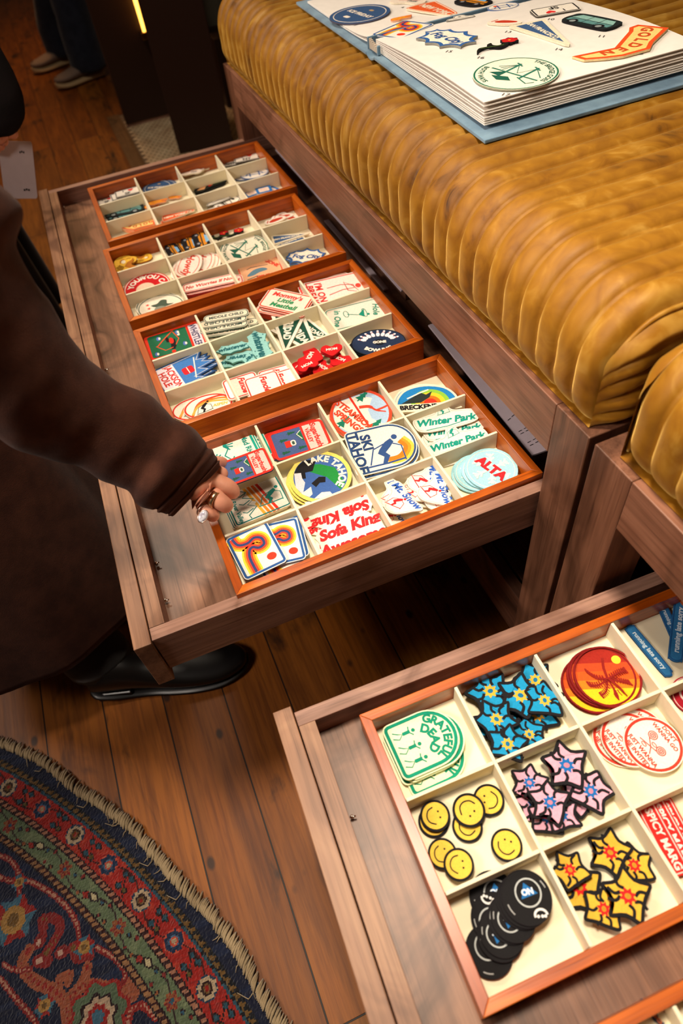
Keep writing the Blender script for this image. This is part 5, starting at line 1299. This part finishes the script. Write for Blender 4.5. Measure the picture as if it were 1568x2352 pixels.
def skin(name, joints, edges, mat, parent, sub=2, root=0):
    me = bpy.data.meshes.new(name); me.from_pydata([tuple(j[0]) for j in joints], edges, []); me.update()
    o = bpy.data.objects.new(name, me); COL.objects.link(o); me.materials.append(mat)
    m = o.modifiers.new('skin', 'SKIN'); m.use_smooth_shade = True
    for i, j in enumerate(joints):
        r = j[1]; o.data.skin_vertices[0].data[i].radius = r if isinstance(r, tuple) else (r, r)
        o.data.skin_vertices[0].data[i].use_root = (i == root)
    s = o.modifiers.new('sub', 'SUBSURF'); s.levels = sub; s.render_levels = sub
    bpy.context.view_layer.update()
    dg = bpy.context.evaluated_depsgraph_get(); me2 = bpy.data.meshes.new_from_object(o.evaluated_get(dg))
    o.modifiers.clear(); o.data = me2
    for p in me2.polygons: p.use_smooth = True
    if parent: par(o, parent)
    return o
def head(parent, c, facing, hair_mat=None, s=1.0):
    """head with face; facing = horizontal look direction"""
    f = Vector(facing).normalized(); up = Vector((0, 0, 1)); r = f.cross(up).normalized(); c = Vector(c)
    bm = bmesh.new(); bmesh.ops.create_uvsphere(bm, u_segments=32, v_segments=24, radius=1)
    for v in bm.verts:
        x, y, z = v.co; jaw = 1 - 0.28 * max(0, -z)
        nose = 0.022 * math.exp(-((x / .13) ** 2) - ((z + .12) / .2) ** 2) if y > .3 else 0
        eye = -0.008 * math.exp(-(((abs(x) - .36) / .15) ** 2) - ((z - .08) / .12) ** 2) if y > .3 else 0
        mouth = 0.006 * math.exp(-((x / .25) ** 2) - ((z + .5) / .08) ** 2) if y > .3 else 0
        ear = 0.02 * math.exp(-((y / .14) ** 2) - ((z / .25) ** 2)) * abs(x)
        v.co = c + r * (x * .074 * jaw * s + (ear if x > 0 else -ear)) + f * ((y * .092 * jaw) * s + nose + eye + mouth) + up * (z * .118 * s)
    me = bpy.data.meshes.new('head'); bm.to_mesh(me); bm.free(); me.materials.append(M['skin'])
    for p in me.polygons: p.use_smooth = True
    o = bpy.data.objects.new('head', me); COL.objects.link(o); par(o, parent)
    bm = bmesh.new(); bmesh.ops.create_uvsphere(bm, u_segments=32, v_segments=24, radius=1)
    kill = []
    for v in bm.verts:
        x, y, z = v.co
        if (y > .35 and z < .45) or z < -.75: kill.append(v)
        v.co = c + r * (x * .086 * s) + f * (y * .10 * s - .008) + up * (z * .128 * s + .008)
    bmesh.ops.delete(bm, geom=kill, context='VERTS'); me = bpy.data.meshes.new('hair'); bm.to_mesh(me); bm.free(); me.materials.append(hair_mat or M['hair'])
    for p in me.polygons: p.use_smooth = True
    h = bpy.data.objects.new('hair', me); COL.objects.link(h); par(h, parent)
    return o
def shoe(name, heel, toe, parent, mats, w=0.046, h=0.07, heel_h=0.0, sole_t=0.012, open_top=True, flare=1.0):
    """upper and sole lofted from heel to toe; heel and toe are points on the floor"""
    H, T = Vector(heel), Vector(toe); ax = (T - H); L = ax.length; ax.normalize(); sd = Vector((-ax.y, ax.x, 0)); up = Vector((0, 0, 1))
    prof = [(0.0, .50, .62), (.04, .72, .95), (.14, .80, 1.30), (.26, .78, 1.22), (.38, .80, .98), (.52, .92, .80), (.66, 1.0, .66), (.80, .96, .55), (.90, .78, .46), (.97, .50, .36), (1.0, .22, .24)]
    rings = []; rs = []
    for t, ww, hh in prof:
        lift = heel_h * max(0, 1 - t / .45) ** 1.3 if heel_h else 0
        base = lift + sole_t + (.006 * max(0, (t - .85) / .15))
        hz = h * hh; c = H + ax * (L * t) + up * (base + hz / 2)
        rings.append((c, sd * (w * ww), up * (hz / 2)))
        rs.append((H + ax * (L * (t * 1.02 - .01)) + up * (base - sole_t / 2 + .002), sd * (w * ww * 1.08 * flare), up * (sole_t / 2 + .002)))
    o = empty(name, H) if 0 else None
    up_ = loft('shoe_upper', cat_rings(rings, 4), mats[0], None, 24); so = loft('shoe_sole', cat_rings(rs, 4), mats[1], None, 20)
    par(up_, parent); par(so, up_)
    if heel_h:
        m = MB(); a = H + ax * .004; q = [a - sd * w * .62, a + ax * L * .24 - sd * w * .74, a + ax * L * .24 + sd * w * .74, a + sd * w * .62]
        m.add([Vector((p.x, p.y, 0)) for p in q] + [Vector((p.x, p.y, heel_h + .006)) for p in q], [(0, 3, 2, 1), (4, 5, 6, 7), (0, 1, 5, 4), (1, 2, 6, 5), (2, 3, 7, 6), (3, 0, 4, 7)])
        hb = m.build('shoe_heel', mats[1], None, bevel=.003); par(hb, up_)
    return up_
def body_rings(st): return [(Vector((cx, cy, z)), Vector((rx, 0, 0)), Vector((0, ry, 0))) for z, cx, cy, rx, ry in st]

# -- the person reaching into the drawer
p1 = empty('person', (-0.36, -0.50, 0)); tag(p1, 'person in a brown wool coat reaching into the drawer, with two rings', 'person')
folds = lambda p, t, a: 0.010 * noise.noise(Vector((a * 1.6, p.z * 1.5, 3))) + 0.004 * math.sin(a * 9 + 2 * noise.noise(p * 3)) * (1 - t)
loft('coat', cat_rings(body_rings([(.17, -.335, -.485, .212, .190), (.30, -.345, -.48, .21, .185), (.55, -.375, -.47, .20, .175), (.85, -.41, -.48, .19, .16), (1.02, -.41, -.55, .19, .16), (1.12, -.39, -.62, .17, .15), (1.19, -.36, -.66, .13, .11), (1.24, -.33, -.68, .075, .075)]), 6), M['coat'], p1, 56, disp=folds)
def px_ring(tx, ty, bx_, by_, d, k=0.92):
    a, b = at_d(tx, ty, d), at_d(bx_, by_, d); c = (a + b) / 2; u = (a - b) / 2; view = (c - CAM_LOC).normalized()
    v = view * u.length * k; return (c, u, v)
st = [px_ring(505, 1072, 396, 1186, .800, .80), px_ring(496, 1046, 366, 1176, .792, .85), px_ring(452, 1000, 322, 1156, .775), px_ring(384, 948, 262, 1110, .762), px_ring(312, 893, 190, 1078, .745), px_ring(222, 838, 110, 1052, .725),
      px_ring(160, 775, 20, 1026, .705), px_ring(112, 690, -60, 960, .690), px_ring(42, 570, -150, 860, .665)]
st += [px_ring(12, 430, -300, 600, .640, .8), (Vector((-.215, -.79, 1.0)), Vector((.062, .045, .03)), Vector((-.03, .045, .05))), (Vector((-.30, -.71, 1.11)), Vector((.055, .045, .02)), Vector((-.03, .045, .05)))]
# keep the frames of the upper arm close to the forearm's
def sl_disp(p, t, a):
    d = 0.0035 * noise.noise(p * 16) + 0.0015 * noise.noise(p * 45)
    for t0, w, am in ((.055, .008, .0014), (.066, .006, -.0016), (.118, .010, .0018), (.135, .008, -.0026), (.20, .03, .003), (.25, .02, -.003), (.33, .03, .003), (.40, .03, -.003)):
        d += am * math.exp(-((t - t0 - 0.012 * math.sin(a + 1)) / w) ** 2)
    return d
rg = cat_rings(st, 14)
c0, u0, v0 = rg[0]; axd = (rg[0][0] - rg[6][0]).normalized()
lip = [(c0 - axd * .012, u0 * .84, v0 * .84), (c0 + axd * .001, u0 * .93, v0 * .93)]
loft('sleeve', lip + rg, M['coat'], p1, 64, disp=sl_disp)
# other arm hanging at the far side of the coat
loft('sleeve', cat_rings([(Vector((-.45, -.52, 1.10)), Vector((.06, 0, 0)), Vector((0, .06, 0))), (Vector((-.55, -.42, .95)), Vector((.055, 0, 0)), Vector((0, .055, 0))), (Vector((-.56, -.38, .78)), Vector((.05, 0, 0)), Vector((0, .05, 0))), (Vector((-.53, -.38, .68)), Vector((.045, 0, 0)), Vector((0, .045, 0)))], 6), M['coat'], p1, 24)
J = lambda x, y, z, r: (at(x, y, z), r)
hand_j = [J(452, 1110, .072, (.022, .018)), J(430, 1085, .085, .021), J(474, 1118, .064, (.021, .014)),
          J(489, 1084, .060, .0105), J(506, 1088, .058, .0090), J(520, 1096, .050, .0080),
          J(492, 1106, .060, .0118), J(517, 1116, .057, .0104), J(533, 1127, .047, .0098), J(537, 1136, .036, .0086),
          J(478, 1131, .057, .0110), J(503, 1151, .054, .0098), J(519, 1160, .044, .0090), J(523, 1166, .034, .0078),
          J(462, 1150, .052, .0100), J(478, 1176, .047, .0086), J(489, 1183, .038, .0080), J(492, 1188, .030, .0070),
          J(470, 1078, .055, .0125), J(498, 1066, .036, .0105), J(522, 1068, .024, .0090)]
hand_j = [(p_, tuple(q * 1.13 for q in r_) if isinstance(r_, tuple) else r_ * 1.13) for p_, r_ in hand_j]
hand_e = [(1, 0), (0, 2), (2, 3), (3, 4), (4, 5), (2, 6), (6, 7), (7, 8), (8, 9), (2, 10), (10, 11), (11, 12), (12, 13), (2, 14), (14, 15), (15, 16), (16, 17), (0, 18), (18, 19), (19, 20)]
hand = skin('hand', hand_j, hand_e, M['skin'], p1, 3)
def band(a, b, r, w, mat, name, thick=.0011):
    a, b = Vector(a), Vector(b); ax = (b - a).normalized(); c = (a + b) / 2; up = Vector((0, 0, 1)); u = ax.cross(up).normalized(); v = ax.cross(u).normalized(); m = MB(); n = 40; vs = []
    for s, rr_ in ((-w / 2, r), (-w / 2, r + thick), (w / 2, r + thick), (w / 2, r)):
        for k in range(n): t = 2 * math.pi * k / n; vs.append(c + ax * s + u * math.cos(t) * rr_ + v * math.sin(t) * rr_)
    fs = [(i * n + k, i * n + (k + 1) % n, ((i + 1) % 4) * n + (k + 1) % n, ((i + 1) % 4) * n + k) for i in range(4) for k in range(n)]
    m.add(vs, fs); o = m.build(name, mat, None, True); par(o, hand); return c
band(at(486, 1143, .0555), at(502, 1152, .054), .0098, .0075, M['gold'], 'gold_band_ring')
c = band(at(466, 1168, .0485), at(472, 1175, .0480), .0086, .0022, M['silver'], 'moonstone_ring')
bm = bmesh.new(); bmesh.ops.create_uvsphere(bm, u_segments=24, v_segments=14, radius=1)
vw = (CAM_LOC - at(467, 1187, .05)).normalized(); ct = at(466, 1186, .050); uu = (at(474, 1172, .05) - at(460, 1198, .05)).normalized(); uu = (uu - vw * uu.dot(vw)).normalized(); ww = vw.cross(uu)
for v in bm.verts: v.co = ct + uu * v.co.x * .0074 + ww * v.co.y * .0048 + vw * v.co.z * .0025
me = bpy.data.meshes.new('moonstone'); bm.to_mesh(me); bm.free(); me.materials.append(M['stone']); [setattr(p, 'use_smooth', True) for p in me.polygons]
so = bpy.data.objects.new('moonstone', me); COL.objects.link(so); par(so, hand)
mb = MB(); mb.tube([ct + uu * math.cos(t * .2618) * .0076 + ww * math.sin(t * .2618) * .0050 for t in range(25)], .0008, 6, False); se = mb.build('stone_setting', M['silver'], None, True); par(se, hand)
# legs and boots
for ax_, ay_ in ((-.268, -.612), (-.33, -.42)):
    loft('trouser_leg', cat_rings([(Vector((ax_ - .05, ay_ + .06, .40)), Vector((.06, 0, 0)), Vector((0, .06, 0))), (Vector((ax_ - .02, ay_ + .025, .24)), Vector((.058, 0, 0)), Vector((0, .052, 0))), (Vector((ax_, ay_, .075)), Vector((.058, 0, 0)), Vector((0, .047, 0)))], 5), M['trouser'], p1, 24)
shoe('boot', (-.300, -.622, 0), (-.028, -.690, 0), p1, (M['leather'], M['leather']), .043, .062, .020, .008)
shoe('boot', (-.37, -.39, 0), (-.10, -.43, 0), p1, (M['leather'], M['leather']), .043, .062, .020, .008)
nk = loft('neck', [(Vector((-.32, -.68, 1.21)), Vector((.055, 0, 0)), Vector((0, .055, 0))), (Vector((-.29, -.71, 1.32)), Vector((.052, 0, 0)), Vector((0, .052, 0)))], M['skin'], p1, 20)
head(p1, (-.275, -.73, 1.37), (.85, -.5, 0))
place('sugar', (556, 1050), (578, 1098), .058, 'dark blue patch with red border and gondola held in the fingers', base=-0.028, name='embroidered_patch', face=6)

# -- the person behind, holding a grey card
bx2, by2 = -0.32, 0.58
p2 = empty('person', (bx2, by2, 0)); tag(p2, 'person in black at the left edge holding a grey card', 'person')
loft('coat', cat_rings(body_rings([(.60, bx2 - .02, by2, .17, .16), (.75, bx2 - .02, by2, .165, .15), (.95, bx2, by2, .17, .13), (1.25, bx2, by2, .19, .12), (1.40, bx2, by2, .14, .09), (1.45, bx2, by2, .07, .07)]), 5), M['black_cloth'], p2, 40, disp=folds)
hp = at_d(14, 310, 1.66)
loft('sleeve', cat_rings([(Vector((bx2 + .10, by2 - .03, 1.33)), Vector((.06, 0, 0)), Vector((0, .06, 0))), (Vector((bx2 + .14, by2 - .08, 1.08)), Vector((.055, 0, 0)), Vector((0, .055, 0))), (at_d(-30, 180, 1.62), Vector((.05, 0, 0)), Vector((0, .03, .035))), (at_d(-16, 270, 1.64), Vector((.032, 0, 0)), Vector((0, .025, .028)))], 6), M['black_cloth'], p2, 28)
hj = [(at_d(-14, 275, 1.64), .019), (at_d(-4, 296, 1.65), .021), (at_d(14, 302, 1.655), .0115), (at_d(30, 306, 1.665), .0105), (at_d(36, 314, 1.672), .0095), (at_d(4, 322, 1.66), .0105), (at_d(16, 334, 1.665), .0095), (at_d(-2, 332, 1.66), .0100), (at_d(6, 346, 1.665), .009), (at_d(-10, 338, 1.66), .0095), (at_d(-6, 354, 1.665), .0085), (at_d(-18, 338, 1.66), .0085), (at_d(-18, 352, 1.665), .008), (at_d(8, 288, 1.66), .0115), (at_d(24, 294, 1.672), .010)]
he = [(0, 1), (1, 2), (2, 3), (3, 4), (1, 5), (5, 6), (1, 7), (7, 8), (1, 9), (9, 10), (1, 11), (11, 12), (1, 13), (13, 14)]
skin('hand', hj, he, M['skin'], p2, 2)
for s in (-1, 1):
    loft('trouser_leg', cat_rings([(Vector((bx2 + .02, by2 + s * .08, .75)), Vector((.08, 0, 0)), Vector((0, .07, 0))), (Vector((bx2 + .07, by2 + s * .09, .40)), Vector((.045, 0, 0)), Vector((0, .045, 0))), (Vector((bx2 + .09, by2 + s * .09, .12)), Vector((.050, 0, 0)), Vector((0, .05, 0))), (Vector((bx2 + .095, by2 + s * .09, .06)), Vector((.048, 0, 0)), Vector((0, .05, 0)))], 5), M['trouser'], p2, 20)
    shoe('boot', (bx2 + .02, by2 + s * .09, 0), (bx2 + .15, by2 + s * .09 - .20, 0), p2, (M['leather'], M['leather']), .043, .06, .0, .012)
loft('neck', [(Vector((bx2, by2, 1.42)), Vector((.055, 0, 0)), Vector((0, .055, 0))), (Vector((bx2 + .01, by2, 1.56)), Vector((.052, 0, 0)), Vector((0, .052, 0)))], M['skin'], p2, 20)
head(p2, (bx2 + .02, by2, 1.64), (1, -.3, 0))
cp = [at_d(14, 324, 1.675), at_d(72, 325, 1.675), at_d(86, 456, 1.70), at_d(30, 456, 1.70)]
X = (cp[1] - cp[0]); Yv = (cp[3] - cp[0]); nn = X.cross(Yv).normalized()
o2 = rr(1, 1, .06); m = MB(); cc = sum(cp, Vector()) / 4; X = (cp[1] - cp[0] + cp[2] - cp[3]) / 2 * 1.35; Yv = (cp[0] - cp[3] + cp[1] - cp[2]) / 2; cc -= X * .12
vs = [cc + X * x + Yv * y + nn * s for s in (-.0006, .0006) for x, y in o2]; n = len(o2)
m.add(vs, [tuple(range(n)), tuple(range(n, 2 * n))[::-1]] + [(i, n + i, n + (i + 1) % n, (i + 1) % n) for i in range(n)])
card = m.build('paper_card', M['card']); tag(card, 'grey paper card with rounded corners held at the left edge', 'card')
mt_ = MB()
for y, w in ((.30, .16), (-.36, .20)):
    for k in range(3): mt_.add([cc + X * (.10 + w * k / 3 + a) + Yv * (y + b + .01 * (k % 2)) + nn * s_ * .001 for a, b in ((0, 0), (w / 3 - .015, 0), (w / 3 - .015, .035), (0, .035)) for s_ in (1,)], [(0, 1, 2, 3)])
    for k in range(3): mt_.add([cc + X * (.10 + w * k / 3 + a) + Yv * (y + b + .01 * (k % 2)) - nn * .001 for a, b in ((0, 0), (w / 3 - .015, 0), (w / 3 - .015, .035), (0, .035))], [(3, 2, 1, 0)])
cw = mt_.build('card_print', M['ink'], None); par(cw, card)
# -- the far person in jeans and trainers
h1, t1 = at(238, 172, -H0), at(134, 208, -H0); h2, t2 = at(180, 138, -H0), at(80, 172, -H0)
fx, fy = (h1.x + h2.x) / 2 + .02, (h1.y + h2.y) / 2
p3 = empty('person', (fx, fy, 0)); tag(p3, 'person in dark jeans and grey trainers standing at the far left', 'person')
for hh, tt, s in ((h1, t1, -1), (h2, t2, 1)):
    a = Vector(hh).lerp(Vector(tt), .22)
    loft('trouser_leg', cat_rings([(Vector((fx, fy + s * .09, .86)), Vector((.10, 0, 0)), Vector((0, .09, 0))), (Vector(((a.x + fx) / 2, (a.y + fy + s * .08) / 2, .46)), Vector((.085, 0, 0)), Vector((0, .08, 0))), (Vector((a.x, a.y, .20)), Vector((.085, 0, 0)), Vector((0, .072, 0))), (Vector((a.x, a.y, .075)), Vector((.092, 0, 0)), Vector((0, .078, 0))), (Vector((a.x + .004, a.y, .045)), Vector((.085, 0, 0)), Vector((0, .07, 0)))], 6), M['denim'], p3, 28, disp=lambda p, t, a: .006 * noise.noise(p * 14))
    u = shoe('trainer', hh, tt, p3, (M['shoe_grey'], M['shoe_sole']), .047, .066, 0, .026, flare=1.05)
    ax = (Vector(tt) - Vector(hh)); L = ax.length; ax.normalize(); sd = Vector((-ax.y, ax.x, 0))
    m = MB()
    for t in (.50, .58, .66): m.tube([Vector(hh) + ax * L * t + sd * .022 + Vector((0, 0, .062 - (t - .5) * .06)), Vector(hh) + ax * L * (t + .02) + Vector((0, 0, .078 - (t - .5) * .09)), Vector(hh) + ax * L * t - sd * .022 + Vector((0, 0, .062 - (t - .5) * .06))], .003, 6)
    l = m.build('shoe_laces', M['shoe_sole'], None, True); par(l, u)
    m = MB(); q = Vector(hh) + ax * L * .90; m.tube([q + sd * .028 + Vector((0, 0, .040)), q + ax * .012 + Vector((0, 0, .052)), q - sd * .028 + Vector((0, 0, .040))], [.006, .009, .006], 8); l = m.build('reflective_toe_band', M['silver'], None, True); par(l, u)
loft('jacket', cat_rings(body_rings([(.72, fx, fy, .19, .17), (.95, fx, fy, .18, .15), (1.25, fx, fy, .17, .20), (1.42, fx, fy, .12, .17), (1.50, fx, fy, .07, .07)]), 5), M['black_cloth'], p3, 32)
for s in (-1, 1):
    loft('sleeve', cat_rings([(Vector((fx, fy + s * .20, 1.40)), Vector((.06, 0, 0)), Vector((0, .06, 0))), (Vector((fx - .01, fy + s * .26, 1.12)), Vector((.05, 0, 0)), Vector((0, .05, 0))), (Vector((fx - .06, fy + s * .24, .88)), Vector((.04, 0, 0)), Vector((0, .04, 0)))], 5), M['black_cloth'], p3, 20)
    w = Vector((fx - .06, fy + s * .24, .88)); d = Vector((-.02, 0, -.08))
    hj = [(w, .02), (w + d * .6, (.024, .014))] + [(w + d * f1 + Vector((k * .013 - .02, 0, 0)), .008) for k in range(4) for f1 in (1.2, 1.9)] + [(w + d * .7 + Vector((-.03, 0, 0)), .009), (w + d * 1.1 + Vector((-.04, 0, 0)), .008)]
    skin('hand', hj, [(0, 1)] + [e for k in range(4) for e in ((1, 2 + 2 * k), (2 + 2 * k, 3 + 2 * k))] + [(0, 10), (10, 11)], M['skin'], p3, 1)
loft('neck', [(Vector((fx, fy, 1.46)), Vector((.055, 0, 0)), Vector((0, .055, 0))), (Vector((fx - .01, fy, 1.6)), Vector((.05, 0, 0)), Vector((0, .05, 0)))], M['skin'], p3, 20)
head(p3, (fx - .02, fy, 1.68), (-1, 0, 0))
